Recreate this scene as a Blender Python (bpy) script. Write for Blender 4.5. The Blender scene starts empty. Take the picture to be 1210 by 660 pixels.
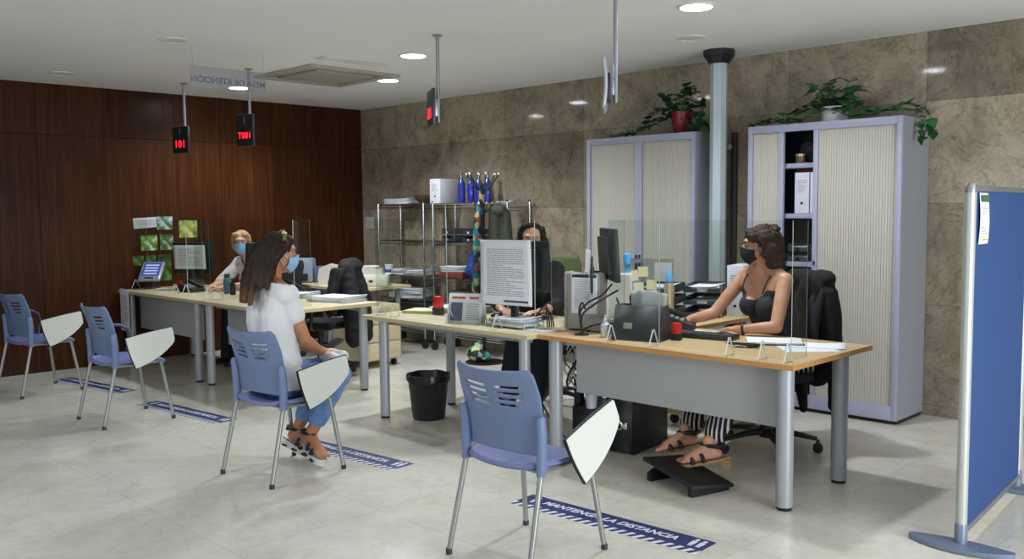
import bpy, bmesh, math, random
from mathutils import Vector, Matrix, Euler, noise
random.seed(11)
SC = bpy.context.scene
COL = SC.collection
PI = math.pi
V = Vector
CEIL = 2.7277

# ------------------------------------------------------------------ materials
def lin(c):
    if isinstance(c, str):
        c = [int(c[i:i+2], 16) / 255 for i in (0, 2, 4)]
    return tuple((x / 12.92 if x <= 0.04045 else ((x + 0.055) / 1.055) ** 2.4) for x in c[:3]) + (1.0,)

def mat(name, col, rough=0.5, metal=0.0, var=0.0, scale=8.0, bump=0.0, bscale=120.0, spec=0.5, emis=None, estr=0.0, stretch=(1, 1, 1), coat=0.0, sheen=0.0):
    m = bpy.data.materials.new(name); m.use_nodes = True
    nt = m.node_tree; b = nt.nodes['Principled BSDF']
    c = lin(col)
    b.inputs['Base Color'].default_value = c
    b.inputs['Roughness'].default_value = rough
    b.inputs['Metallic'].default_value = metal
    b.inputs['Specular IOR Level'].default_value = spec
    b.inputs['Coat Weight'].default_value = coat
    b.inputs['Sheen Weight'].default_value = sheen
    if emis:
        b.inputs['Emission Color'].default_value = lin(emis); b.inputs['Emission Strength'].default_value = estr
    if var > 0 or bump > 0:
        tc = nt.nodes.new('ShaderNodeTexCoord'); mp = nt.nodes.new('ShaderNodeMapping')
        mp.inputs['Scale'].default_value = stretch
        nt.links.new(tc.outputs['Object'], mp.inputs['Vector'])
    if var > 0:
        n = nt.nodes.new('ShaderNodeTexNoise'); n.inputs['Scale'].default_value = scale; n.inputs['Detail'].default_value = 6
        nt.links.new(mp.outputs[0], n.inputs['Vector'])
        r = nt.nodes.new('ShaderNodeValToRGB')
        r.color_ramp.elements[0].position = 0.3; r.color_ramp.elements[1].position = 0.7
        r.color_ramp.elements[0].color = tuple(x * (1 - var) for x in c[:3]) + (1,)
        r.color_ramp.elements[1].color = tuple(min(1, x * (1 + var)) for x in c[:3]) + (1,)
        nt.links.new(n.outputs['Fac'], r.inputs['Fac']); nt.links.new(r.outputs['Color'], b.inputs['Base Color'])
    if bump > 0:
        n2 = nt.nodes.new('ShaderNodeTexNoise'); n2.inputs['Scale'].default_value = bscale; n2.inputs['Detail'].default_value = 4
        nt.links.new(mp.outputs[0], n2.inputs['Vector'])
        bp = nt.nodes.new('ShaderNodeBump'); bp.inputs['Strength'].default_value = bump; bp.inputs['Distance'].default_value = 0.01
        nt.links.new(n2.outputs['Fac'], bp.inputs['Height']); nt.links.new(bp.outputs['Normal'], b.inputs['Normal'])
    return m

class NT:
    """small node-tree helper"""
    def __init__(s, name):
        s.m = bpy.data.materials.new(name); s.m.use_nodes = True
        s.t = s.m.node_tree; s.b = s.t.nodes['Principled BSDF']
    def n(s, kind, **kw):
        x = s.t.nodes.new('ShaderNode' + kind)
        for k, v in kw.items():
            if hasattr(x, k): setattr(x, k, v)
            else: x.inputs[k.replace('_', ' ')].default_value = v
        return x
    def l(s, a, b): s.t.links.new(a, b)
    def ramp(s, fac, stops):
        r = s.n('ValToRGB'); e = r.color_ramp.elements
        while len(e) < len(stops): e.new(0.5)
        for i, (p, c) in enumerate(stops): e[i].position = p; e[i].color = lin(c) if isinstance(c, str) else c
        s.l(fac, r.inputs['Fac']); return r
    def mix(s, fac, a, b, kind='MIX'):
        x = s.t.nodes.new('ShaderNodeMix'); x.data_type = 'RGBA'; x.blend_type = kind
        for sock, val in ((x.inputs[0], fac), (x.inputs[6], a), (x.inputs[7], b)):
            if hasattr(val, 'links'): s.l(val, sock)
            elif isinstance(val, (int, float)): sock.default_value = val
            else: sock.default_value = lin(val) if isinstance(val, str) else val
        return x.outputs[2]
    def math(s, op, a, b=0.0, c=None):
        x = s.n('Math', operation=op)
        for i, v in enumerate((a, b, c)):
            if v is None: continue
            if hasattr(v, 'links'): s.l(v, x.inputs[i])
            else: x.inputs[i].default_value = v
        return x.outputs[0]
    def pos(s): return s.n('NewGeometry').outputs['Position']

def glass_mat(name, tint='ffffff', fac=0.06, rough=0.02):
    m = bpy.data.materials.new(name); m.use_nodes = True; t = m.node_tree; t.nodes.clear()
    o = t.nodes.new('ShaderNodeOutputMaterial'); tr = t.nodes.new('ShaderNodeBsdfTransparent'); g = t.nodes.new('ShaderNodeBsdfGlossy')
    tr.inputs['Color'].default_value = lin(tint); g.inputs['Roughness'].default_value = rough
    fr = t.nodes.new('ShaderNodeLayerWeight'); fr.inputs['Blend'].default_value = .5
    pw = t.nodes.new('ShaderNodeMath'); pw.operation = 'POWER'; pw.inputs[1].default_value = 5
    ad = t.nodes.new('ShaderNodeMath'); ad.operation = 'MULTIPLY_ADD'; ad.inputs[1].default_value = .5; ad.inputs[2].default_value = fac
    t.links.new(fr.outputs['Facing'], pw.inputs[0]); t.links.new(pw.outputs[0], ad.inputs[0])
    mx = t.nodes.new('ShaderNodeMixShader')
    t.links.new(ad.outputs[0], mx.inputs[0])
    t.links.new(tr.outputs[0], mx.inputs[1]); t.links.new(g.outputs[0], mx.inputs[2]); t.links.new(mx.outputs[0], o.inputs[0])
    return m

# ------------------------------------------------------------------ mesh builder
class MB:
    def __init__(s): s.bm = bmesh.new()
    def add(s, verts, faces):
        vs = [s.bm.verts.new(v) for v in verts]
        for f in faces:
            try: s.bm.faces.new([vs[i] for i in f])
            except ValueError: pass
        return s
    def box(s, c, size, rot=None, bev=0.0, seg=2):
        r = bmesh.ops.create_cube(s.bm, size=1.0); vs = r['verts']
        M = Matrix.Translation(c)
        if rot is not None: M = M @ (rot.to_matrix().to_4x4() if isinstance(rot, Euler) else (Matrix.Rotation(rot, 4, 'Z') if isinstance(rot, (int, float)) else rot))
        M = M @ Matrix.Diagonal((size[0], size[1], size[2], 1))
        bmesh.ops.transform(s.bm, matrix=M, verts=vs)
        if bev > 0:
            es = list({e for v in vs for e in v.link_edges})
            bmesh.ops.bevel(s.bm, geom=es, offset=bev, segments=seg, affect='EDGES', profile=0.5)
        return s
    def bx(s, x0, x1, y0, y1, z0, z1, bev=0.0):
        return s.box(((x0+x1)/2, (y0+y1)/2, (z0+z1)/2), (abs(x1-x0), abs(y1-y0), abs(z1-z0)), bev=bev)
    def tube(s, pts, r, seg=10, closed=False, flat=None):
        pts = [V(p) for p in pts]; n = len(pts)
        rs = r if isinstance(r, (list, tuple)) else [r] * n
        rings = []; up = None
        for i, p in enumerate(pts):
            if closed: t = pts[(i+1) % n] - pts[i-1]
            else: t = pts[min(i+1, n-1)] - pts[max(i-1, 0)]
            t.normalize()
            if up is None:
                up = V((0, 0, 1)) if abs(t.z) < 0.9 else V((0, 1, 0))
            a = t.cross(up)
            if a.length < 1e-5: a = t.orthogonal()
            a.normalize(); b = a.cross(t); b.normalize(); up = b
            fx, fy = flat or (1, 1)
            rings.append([s.bm.verts.new(p + rs[i] * (fx * math.cos(2*PI*k/seg) * a + fy * math.sin(2*PI*k/seg) * b)) for k in range(seg)])
        m = n if closed else n - 1
        for i in range(m):
            A, B = rings[i], rings[(i+1) % n]
            for k in range(seg):
                s.bm.faces.new((A[k], A[(k+1) % seg], B[(k+1) % seg], B[k]))
        if not closed:
            s.bm.faces.new(rings[0][::-1]); s.bm.faces.new(rings[-1])
        return s
    def lathe(s, prof, seg=24, c=(0, 0, 0), M=None):
        c = V(c); rings = []
        for r, z in prof:
            if r < 1e-6: rings.append([s.bm.verts.new(c + V((0, 0, z)))])
            else: rings.append([s.bm.verts.new(c + V((r*math.cos(2*PI*k/seg), r*math.sin(2*PI*k/seg), z))) for k in range(seg)])
        for A, B in zip(rings, rings[1:]):
            for k in range(seg):
                a0, a1 = A[k % len(A)], A[(k+1) % len(A)]; b0, b1 = B[k % len(B)], B[(k+1) % len(B)]
                vs = []
                for v in (a0, a1, b1, b0):
                    if v not in vs: vs.append(v)
                if len(vs) > 2:
                    try: s.bm.faces.new(vs)
                    except ValueError: pass
        if M is not None: bmesh.ops.transform(s.bm, matrix=M, verts=[v for R in rings for v in R])
        return s
    def prism(s, outline, z0, z1, M=None):
        """extrude a 2D outline along z; M maps to place"""
        n = len(outline)
        a = [s.bm.verts.new((x, y, z0)) for x, y in outline]; b = [s.bm.verts.new((x, y, z1)) for x, y in outline]
        s.bm.faces.new(a[::-1]); s.bm.faces.new(b)
        for i in range(n): s.bm.faces.new((a[i], a[(i+1) % n], b[(i+1) % n], b[i]))
        if M is not None: bmesh.ops.transform(s.bm, matrix=M, verts=a + b)
        return s
    def ell(s, c, r, rot=None, seg=16):
        R = bmesh.ops.create_uvsphere(s.bm, u_segments=seg, v_segments=max(6, seg//2+2), radius=1.0)
        M = Matrix.Translation(c)
        if rot is not None: M = M @ (rot.to_matrix().to_4x4() if isinstance(rot, Euler) else rot.to_4x4())
        if isinstance(r, (int, float)): r = (r, r, r)
        bmesh.ops.transform(s.bm, matrix=M @ Matrix.Diagonal((r[0], r[1], r[2], 1)), verts=R['verts'])
        return s
    def grid(s, fn, nu, nv, skip=None):
        vs = [[s.bm.verts.new(fn(i/nu, j/nv)) for i in range(nu+1)] for j in range(nv+1)]
        for j in range(nv):
            for i in range(nu):
                if skip and skip((i+.5)/nu, (j+.5)/nv): continue
                s.bm.faces.new((vs[j][i], vs[j][i+1], vs[j+1][i+1], vs[j+1][i]))
        return s
    def xf(s, M):
        bmesh.ops.transform(s.bm, matrix=M, verts=s.bm.verts); return s

def finish(me, angle=40):
    for p in me.polygons: p.use_smooth = True
    me.set_sharp_from_angle(angle=math.radians(angle))

ROOTM = {}
def rootm(o):
    while o.parent: o = o.parent
    return ROOTM.get(o.name, Matrix.Identity(4))

def part(name, mb, m, parent=None, label=None, world=False, solid=None, angle=40, recalc=True, offset=0.0):
    me = bpy.data.meshes.new(name)
    if recalc: bmesh.ops.recalc_face_normals(mb.bm, faces=mb.bm.faces)
    if world and parent: bmesh.ops.transform(mb.bm, matrix=rootm(parent).inverted(), verts=mb.bm.verts)
    mb.bm.to_mesh(me); mb.bm.free()
    finish(me, angle)
    me.materials.append(m)
    o = bpy.data.objects.new(name, me); COL.objects.link(o)
    if parent: o.parent = parent
    if label: o['label'] = label
    if solid:
        md = o.modifiers.new('thickness', 'SOLIDIFY'); md.thickness = solid; md.offset = offset
    return o

def thing(name, label, cat, loc=(0, 0, 0), rz=0.0, group=None):
    o = bpy.data.objects.new(name, None); COL.objects.link(o)
    o.empty_display_size = 0.1
    o.location = loc; o.rotation_euler = (0, 0, rz)
    o['label'] = label; o['category'] = cat
    if group: o['group'] = group
    ROOTM[o.name] = Matrix.Translation(loc) @ Matrix.Rotation(rz, 4, 'Z')
    return o

def tag(o, label, cat, group=None):
    o['label'] = label; o['category'] = cat
    if group: o['group'] = group
    return o

def solo(name, mb, m, label, cat, group=None, loc=(0, 0, 0), rz=0.0, solid=None, angle=40, offset=0.0):
    """a thing made of one mesh; mesh is in local coordinates"""
    o = part(name, mb, m, None, solid=solid, angle=angle, offset=offset)
    o.location = loc; o.rotation_euler = (0, 0, rz)
    ROOTM[o.name] = Matrix.Translation(loc) @ Matrix.Rotation(rz, 4, 'Z')
    return tag(o, label, cat, group)

def struct(name, mb, m, angle=40):
    o = part(name, mb, m, None, angle=angle); o['kind'] = 'structure'; return o

def dup(root, loc, rz, label, group=None):
    def cp(o, par):
        c = o.copy(); COL.objects.link(c); c.parent = par
        for ch in list(o.children): cp(ch, c)
        return c
    kids = list(root.children)
    r = root.copy(); COL.objects.link(r); r.location = loc; r.rotation_euler = (0, 0, rz); r['label'] = label
    if group: r['group'] = group
    ROOTM[r.name] = Matrix.Translation(loc) @ Matrix.Rotation(rz, 4, 'Z')
    for ch in kids: cp(ch, r)
    return r

def text_mesh(txt, size, shear=0.0, bold=0.0, depth=0.0006, spacing=1.0):
    cu = bpy.data.curves.new('lettering', 'FONT'); cu.body = txt; cu.size = size; cu.shear = shear
    cu.offset = bold; cu.extrude = depth; cu.align_x = 'CENTER'; cu.align_y = 'CENTER'; cu.space_character = spacing
    cu.resolution_u = 3
    o = bpy.data.objects.new('lettering', cu); COL.objects.link(o)
    dg = bpy.context.evaluated_depsgraph_get(); me = bpy.data.meshes.new_from_object(o.evaluated_get(dg))
    bm = bmesh.new(); bm.from_mesh(me)
    bpy.data.objects.remove(o); bpy.data.curves.remove(cu); bpy.data.meshes.remove(me)
    mb = MB(); mb.bm.free(); mb.bm = bm
    return mb

def frame(o, x, y):
    """matrix whose local x,y axes are the given vectors, origin o"""
    x = V(x).normalized(); y = V(y); z = x.cross(y).normalized(); y = z.cross(x)
    M = Matrix((x, y, z)).transposed().to_4x4(); M.translation = o; return M

def lines_mb(w, h, rows, M, z=0.0006, gap=0.55, seed=0, left=0.08, right=0.08, top=0.08, bottom=0.08, ragged=True):
    """rows of word-like dashes on a w x h sheet centred on M's origin"""
    rnd = random.Random(seed); mb = MB(); step = h * (1 - top - bottom) / rows
    for i in range(rows):
        y = h/2 - h*top - (i + .5) * step; x = -w/2 + w*left; end = w/2 - w*right
        if ragged and rnd.random() < .25: end -= w * rnd.uniform(.1, .5)
        while x < end - w * .03:
            L = min(w * rnd.uniform(.03, .13), end - x)
            mb.box((x + L/2, y, z), (L, step * (1-gap) * .75, 0.0006)); x += L + w * .014
    mb.xf(M); return mb

# ------------------------------------------------------------------ organic surfaces
def cap_verts(bm, p0, p1, r0, r1, seg=14, rings=5):
    p0, p1 = V(p0), V(p1); ax = p1 - p0; L = ax.length
    if L < 1e-6: ax = V((0, 0, 1))
    ax.normalize(); a = ax.orthogonal().normalized(); b = ax.cross(a)
    prof = []
    for i in range(rings + 1):
        t = -PI/2 + PI/2 * i / rings; prof.append((p0 + ax * (r0 * math.sin(t)), r0 * math.cos(t)))
    for i in range(rings + 1):
        t = PI/2 * i / rings; prof.append((p1 + ax * (r1 * math.sin(t)), r1 * math.cos(t)))
    R = []
    for c, r in prof:
        if r < 1e-5: R.append([bm.verts.new(c)])
        else: R.append([bm.verts.new(c + r * (math.cos(2*PI*k/seg) * a + math.sin(2*PI*k/seg) * b)) for k in range(seg)])
    for A, B in zip(R, R[1:]):
        for k in range(seg):
            vs = []
            for v in (A[k % len(A)], A[(k+1) % len(A)], B[(k+1) % len(B)], B[k % len(B)]):
                if v not in vs: vs.append(v)
            if len(vs) > 2: bm.faces.new(vs)

def blob(name, prims, m, parent, vox=0.007, it=4, keep=None, disp=None, solid=None, label=None, fac=0.5):
    """one continuous skin over overlapping tapered limbs and ellipsoids (world coordinates)"""
    bm = bmesh.new()
    for p in prims:
        if p[0] == 'c': cap_verts(bm, p[1], p[2], p[3], p[4])
        elif p[0] == 'e':
            R = bmesh.ops.create_uvsphere(bm, u_segments=18, v_segments=12, radius=1.0)
            M = Matrix.Translation(p[1]) @ (p[3].to_4x4() if len(p) > 3 and p[3] is not None else Matrix.Identity(4)) @ Matrix.Diagonal((p[2][0], p[2][1], p[2][2], 1))
            bmesh.ops.transform(bm, matrix=M, verts=R['verts'])
    bmesh.ops.recalc_face_normals(bm, faces=bm.faces)
    me = bpy.data.meshes.new('tmp'); bm.to_mesh(me); bm.free()
    o = bpy.data.objects.new('tmp', me); COL.objects.link(o)
    r = o.modifiers.new('r', 'REMESH'); r.mode = 'VOXEL'; r.voxel_size = vox; r.adaptivity = 0
    if it: s = o.modifiers.new('s', 'SMOOTH'); s.factor = fac; s.iterations = it
    dg = bpy.context.evaluated_depsgraph_get(); me2 = bpy.data.meshes.new_from_object(o.evaluated_get(dg))
    bpy.data.objects.remove(o); bpy.data.meshes.remove(me)
    mb = MB(); mb.bm.free(); mb.bm = bmesh.new(); mb.bm.from_mesh(me2); bpy.data.meshes.remove(me2)
    if disp:
        mb.bm.normal_update()
        new = [v.co + v.normal * disp(v.co) for v in mb.bm.verts]
        for v, c in zip(mb.bm.verts, new): v.co = c
    if keep:
        kill = [f for f in mb.bm.faces if not keep(f.calc_center_median())]
        bmesh.ops.delete(mb.bm, geom=kill, context='FACES')
        # relax the cut edge
        for _ in range(3):
            be = [v for v in mb.bm.verts if any(e.is_boundary for e in v.link_edges)]
            nc = {}
            for v in be:
                ns = [e.other_vert(v).co for e in v.link_edges if e.is_boundary]
                if len(ns) == 2: nc[v] = v.co * .5 + (ns[0] + ns[1]) * .25
            for v, c in nc.items(): v.co = c
    return part(name, mb, m, parent, label=label, world=True, solid=solid, angle=180, recalc=False)
EXPOSURE = 0.18; LAMP = 40; SPOT = 128; WORLD = 0.14; WIN1 = 210; WIN2 = 75
# ------------------------------------------------------------------ camera
cam = bpy.data.cameras.new('camera'); co = bpy.data.objects.new('camera', cam); COL.objects.link(co)
cam.sensor_width = 36; cam.lens = 1084.95 * 36 / 1210; cam.clip_start = 0.05
r_, u_, f_ = V((0.70866505, 0.70548639, -0.00909947)), V((-0.04735851, 0.06043197, 0.99704822)), V((-0.70395385, 0.70614228, -0.07623681))
M = Matrix((r_, u_, -f_)).transposed().to_4x4(); M.translation = (9.28360338, -6.73078738, 1.50682523); co.matrix_world = M
SC.camera = co
SC.view_settings.view_transform = 'Standard'; SC.view_settings.look = 'None'; SC.view_settings.gamma = 1; SC.view_settings.use_curve_mapping = False
SC.view_settings.exposure = EXPOSURE
SC.cycles.use_denoising = True; SC.cycles.caustics_reflective = False; SC.cycles.caustics_refractive = False
SC.cycles.sample_clamp_indirect = 4.0; SC.cycles.max_bounces = 8; SC.cycles.transparent_max_bounces = 24

# ------------------------------------------------------------------ shared materials
M_ceiling = mat('white ceiling plaster', 'ebeced', .9, var=.02, scale=.7)
def make_floor():
    k = NT('polished pale marble tiles'); P = k.pos()
    mp = k.n('Mapping'); k.l(P, mp.inputs['Vector'])
    br = k.n('TexBrick', offset=0.0); br.inputs['Scale'].default_value = 1.0; br.inputs['Brick Width'].default_value = .8; br.inputs['Row Height'].default_value = .8
    br.inputs['Mortar Size'].default_value = .0025; br.inputs['Mortar Smooth'].default_value = .3; br.inputs['Bias'].default_value = 0
    br.inputs['Color1'].default_value = lin('dfddd4'); br.inputs['Color2'].default_value = lin('d9d7cd'); br.inputs['Mortar'].default_value = lin('c8c5bb')
    k.l(mp.outputs[0], br.inputs['Vector'])
    n = k.n('TexNoise', Scale=1.3, Detail=8, Roughness=.6); k.l(P, n.inputs['Vector'])
    rp = k.ramp(n.outputs['Fac'], [(.3, 'd6d4c8'), (.5, 'ffffff'), (.75, 'e9e3d2')])
    n3 = k.n('TexNoise', Scale=9, Detail=10, Roughness=.7, Distortion=1.5); k.l(P, n3.inputs['Vector'])
    rp3 = k.ramp(n3.outputs['Fac'], [(.35, 'e6e4de'), (.55, 'ffffff')])
    c = k.mix(.55, br.outputs['Color'], rp.outputs[0], 'MULTIPLY'); c = k.mix(.5, c, rp3.outputs[0], 'MULTIPLY')
    k.l(c, k.b.inputs['Base Color'])
    n2 = k.n('TexNoise', Scale=3, Detail=3); k.l(P, n2.inputs['Vector'])
    rr = k.ramp(n2.outputs['Fac'], [(.3, (.16,)*3+(1,)), (.7, (.26,)*3+(1,))]); k.l(rr.outputs[0], k.b.inputs['Roughness'])
    k.b.inputs['Specular IOR Level'].default_value = .5
    return k.m
def make_stone():
    k = NT('polished brown marble slabs'); P = k.pos()
    sp = k.n('SeparateXYZ'); k.l(P, sp.inputs[0]); cb = k.n('CombineXYZ')
    k.l(sp.outputs['X'], cb.inputs['X']); k.l(sp.outputs['Z'], cb.inputs['Y'])
    mp = k.n('Mapping'); mp.inputs['Location'].default_value = (-.37, -.08, 0); k.l(cb.outputs[0], mp.inputs['Vector'])
    br = k.n('TexBrick', offset=0.0); br.inputs['Scale'].default_value = 1.0; br.inputs['Brick Width'].default_value = 1.06; br.inputs['Row Height'].default_value = .72
    br.inputs['Mortar Size'].default_value = .0015; br.inputs['Mortar Smooth'].default_value = .2; br.inputs['Bias'].default_value = 0
    br.inputs['Color1'].default_value = lin('bcb3a4'); br.inputs['Color2'].default_value = lin('8e877b'); br.inputs['Mortar'].default_value = lin('605a50')
    k.l(mp.outputs[0], br.inputs['Vector'])
    n = k.n('TexNoise', Scale=3.2, Detail=12, Roughness=.68, Distortion=.6); k.l(P, n.inputs['Vector'])
    rp = k.ramp(n.outputs['Fac'], [(.25, '8d887e'), (.45, 'd6d1c6'), (.6, 'fff9ee'), (.78, 'b9b0a0')])
    v = k.n('TexNoise', Scale=1.6, Detail=9, Roughness=.72, Distortion=2.2); k.l(P, v.inputs['Vector'])
    vein = k.ramp(v.outputs['Fac'], [(.485, 'ffffff'), (.5, '7c7160'), (.515, 'ffffff')])
    v2 = k.n('TexNoise', Scale=1.1, Detail=10, Roughness=.75, Distortion=3); k.l(P, v2.inputs['Vector'])
    blot = k.ramp(v2.outputs['Fac'], [(.60, (0, 0, 0, 1)), (.68, (1, 1, 1, 1))])
    fine = k.n('TexNoise', Scale=40, Detail=6, Roughness=.7); k.l(P, fine.inputs['Vector'])
    fr = k.ramp(fine.outputs['Fac'], [(.3, 'c8c2b6'), (.7, 'ffffff')])
    c = k.mix(.8, br.outputs['Color'], rp.outputs[0], 'MULTIPLY'); c = k.mix(.55, c, vein.outputs[0], 'MULTIPLY'); c = k.mix(.6, c, fr.outputs[0], 'MULTIPLY')
    c = k.mix(k.math('MULTIPLY', blot.outputs[0], .3), c, 'a8a296'); k.l(c, k.b.inputs['Base Color'])
    k.b.inputs['Roughness'].default_value = .07; k.b.inputs['Specular IOR Level'].default_value = .4
    return k.m
def make_wood():
    k = NT('dark walnut veneer panels'); P = k.pos()
    mp = k.n('Mapping'); mp.inputs['Scale'].default_value = (1, 9, .45); k.l(P, mp.inputs['Vector'])
    n = k.n('TexNoise', Scale=3.0, Detail=9, Roughness=.62, Distortion=.4); k.l(mp.outputs[0], n.inputs['Vector'])
    rp = k.ramp(n.outputs['Fac'], [(.25, '2f1b0d'), (.5, '4b2a14'), (.75, '643f22')])
    mp2 = k.n('Mapping'); mp2.inputs['Scale'].default_value = (1, 60, 1.2); k.l(P, mp2.inputs['Vector'])
    n2 = k.n('TexNoise', Scale=3.0, Detail=4); k.l(mp2.outputs[0], n2.inputs['Vector'])
    r2 = k.ramp(n2.outputs['Fac'], [(.3, 'b8aca0'), (.7, 'ffffff')])
    c = k.mix(.6, rp.outputs[0], r2.outputs[0], 'MULTIPLY')
    # panel to panel tone (each about 0.6 m wide)
    sp = k.n('SeparateXYZ'); k.l(P, sp.inputs[0])
    w = k.n('TexWhiteNoise', noise_dimensions='2D'); cb = k.n('CombineXYZ')
    k.l(k.math('FLOOR', k.math('DIVIDE', sp.outputs['Y'], .62)), cb.inputs['X']); k.l(k.math('GREATER_THAN', sp.outputs['Z'], 2.25), cb.inputs['Y']); k.l(cb.outputs[0], w.inputs['Vector'])
    pr = k.ramp(w.outputs['Value'], [(0, 'b9b3ad'), (1, 'ffffff')]); c = k.mix(.8, c, pr.outputs[0], 'MULTIPLY')
    k.l(c, k.b.inputs['Base Color']); k.b.inputs['Roughness'].default_value = .28; k.b.inputs['Specular IOR Level'].default_value = .18
    return k.m
M_floor, M_stone, M_wood = make_floor(), make_stone(), make_wood()
M_white = mat('white satin plastic', 'e2e3e6', .45)
M_offwhite = mat('warm white plastic', 'd6d5cb', .5)
M_paper = mat('white paper', 'e9ebf2', .85, var=.02, scale=20)
M_cream = mat('cream paper', 'e3dcb4', .85)
M_ink = mat('grey ink', '979aa1', .8)
M_black = mat('black plastic', '17171a', .42)
M_dkgrey = mat('charcoal plastic', '2c2d30', .45)
M_rubber = mat('black rubber', '121214', .7)
M_alu = mat('satin silver metal', '9a9ea6', .38, metal=.75)
M_chrome = mat('chrome', 'd0d2d6', .12, metal=1)
M_lamp = mat('lamp diffuser', 'ffffff', .5, emis='f4f6ff', estr=LAMP)
M_lampoff = mat('white lamp cover', 'd8d8d2', .5)
M_led = mat('red led digits', 'ff2233', .5, emis='ff1a2c', estr=2.2)
M_clear = glass_mat('clear acrylic', 'f7faf8', .014)
M_clearedge = mat('polished acrylic edge', 'b4bcb9', .25)

# ------------------------------------------------------------------ room shell
X1, Y0 = 14.0, -13.0
mb = MB(); mb.bx(-.2, X1, Y0, .2, -.12, 0); struct('floor', mb, M_floor)
mb = MB(); mb.bx(-.2, X1, Y0, .2, CEIL, CEIL + .12); struct('ceiling', mb, M_ceiling)
mb = MB(); mb.bx(0, X1, 0, .2, 0, CEIL); struct('wall_back', mb, M_stone)
# wood wall: two rows of veneer panels with fine shadow joints
mb = MB(); mb.bx(-.2, -.02, Y0, 0, 0, CEIL)
for i in range(8):
    ya = -.62 * i - .0015; yb = -.62 * (i+1) + .0015
    mb.bx(-.025, 0, yb, ya, 0.0, 2.247); mb.bx(-.025, 0, yb, ya, 2.253, CEIL)
mb.bx(-.025, 0, Y0, -.62 * 8, 0, CEIL)
struct('wall_left', mb, M_wood)

# ------------------------------------------------------------------ ceiling fittings
def downlight(x, y, label):
    t = thing('recessed_downlight', label, 'ceiling light', (x, y, CEIL), 0, 'round recessed downlights')
    a = MB(); a.lathe([(.115, 0), (.118, -.004), (.112, -.010), (.098, -.012), (.095, -.006), (.095, 0)], 32); part('trim_ring', a, M_white, t)
    b = MB(); b.lathe([(0, -.0075), (.095, -.0075), (.095, -.003), (0, -.003)], 28); part('diffuser', b, M_lamp, t)
    L = bpy.data.lights.new('downlight_beam', 'SPOT'); L.energy = SPOT * (.7 if y < -5 else 1.0 if x > 3 else .75); L.spot_size = math.radians(150); L.spot_blend = .55; L.shadow_soft_size = .09; L.color = (.92, .96, 1)
    o = bpy.data.objects.new('downlight_beam', L); COL.objects.link(o); o.location = (0, 0, -.03); o.parent = t
for x, y, l in ((6.07, -1.9, 'lit round downlight nearest the camera, right of the hanging grey screen'), (3.54, -2.05, 'lit round downlight beside the pole of the edge-on display'),
                (2.31, -1.36, 'lit round downlight next to the corner of the air conditioning cassette'), (.93, -2.13, 'lit round downlight behind the transparent hanging sign'),
                (10.8, -2.3, 'lit round downlight to the right of the blue partition, outside the picture'),
                (4.6, -6.3, 'lit round downlight left of the camera, outside the picture')):
    downlight(x, y, l)
def disc(x, y, label, r=.085):
    t = thing('ceiling_speaker', label, 'ceiling speaker', (x, y, CEIL), 0, 'unlit round ceiling covers')
    a = MB(); a.lathe([(r+.02, 0), (r+.02, -.006), (r, -.012), (r, 0)], 28); part('rim', a, M_offwhite, t)
    b = MB(); b.lathe([(0, -.008), (r, -.008), (r, -.002)], 28)
    part('grille', b, M_lampoff, t)
disc(2.91, -3.72, 'unlit round white cover in the ceiling, left of the hanging sign')
disc(5.46, -1.05, 'unlit round white cover in the ceiling near the silver column')
disc(.46, -1.06, 'unlit round cover in the ceiling close to the corner of wood and stone')
disc(.77, -3.74, 'small unlit cover in the ceiling above the wood wall at far left')
t = thing('air_conditioning_cassette', 'square off-white air conditioning cassette set in the ceiling', 'air conditioner', (2.18, -1.95, CEIL))
a = MB()
for sx, sy, wx, wy in ((0, .42, .94, .10), (0, -.42, .94, .10), (.42, 0, .10, .74), (-.42, 0, .10, .74)): a.box((sx, sy, -.012), (wx, wy, .024), bev=.004)
M_ac = mat('aged ivory plastic', 'a9a99b', .5)
part('frame', a, M_ac, t)
a = MB(); a.box((0, 0, -.016), (.60, .60, .02), bev=.004)
for i in range(13): a.box((0, -.27 + i*.045, -.027), (.56, .012, .004))
part('intake_grille', a, M_ac, t)
for sx, sy, wx, wy in ((0, .335, .6, .05), (0, -.335, .6, .05), (.335, 0, .05, .6), (-.335, 0, .05, .6)):
    b = MB(); b.box((sx, sy, -.008), (wx, wy, .006), rot=Euler((.5 if wy < wx else 0, .5 if wx < wy else 0, 0))); part('louver', b, mat('shadow gap plastic', '77776f', .6), t)
t = thing('ceiling_vent', 'slim white slotted vent beside the air conditioning cassette', 'vent', (3.0, -2.25, CEIL))
a = MB(); a.box((0, 0, -.006), (.13, .62, .012), bev=.003); part('frame', a, M_offwhite, t)
a = MB()
for i in range(3): a.box((-.03 + .03*i, 0, -.013), (.012, .56, .004))
part('slats', a, M_lampoff, t)

# hanging transparent sign, seen from behind so it reads mirrored
t = thing('hanging_sign', 'transparent acrylic sign hung from the ceiling with mirrored blue lettering', 'sign', (2.78, -3.23, 2.42))
a = MB(); a.box((0, 0, .085), (.006, .62, .16)); part('panel', a, glass_mat('sign acrylic', 'e9ecf2', .2, .2), t)
a = text_mesh('MESA DE ATENCIÓN', .066, bold=.0012)
a.xf(frame((-.0042, 0, .068), (0, -1, 0), (0, 0, 1))); part('lettering', a, mat('blue lettering', '39408c', .6), t)
for s in (-1, 1):
    a = MB(); a.tube([(0, s*.29, .165), (0, s*.29, CEIL-2.42)], .0015, 6); part('hanging_wire', a, M_chrome, t)

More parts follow.
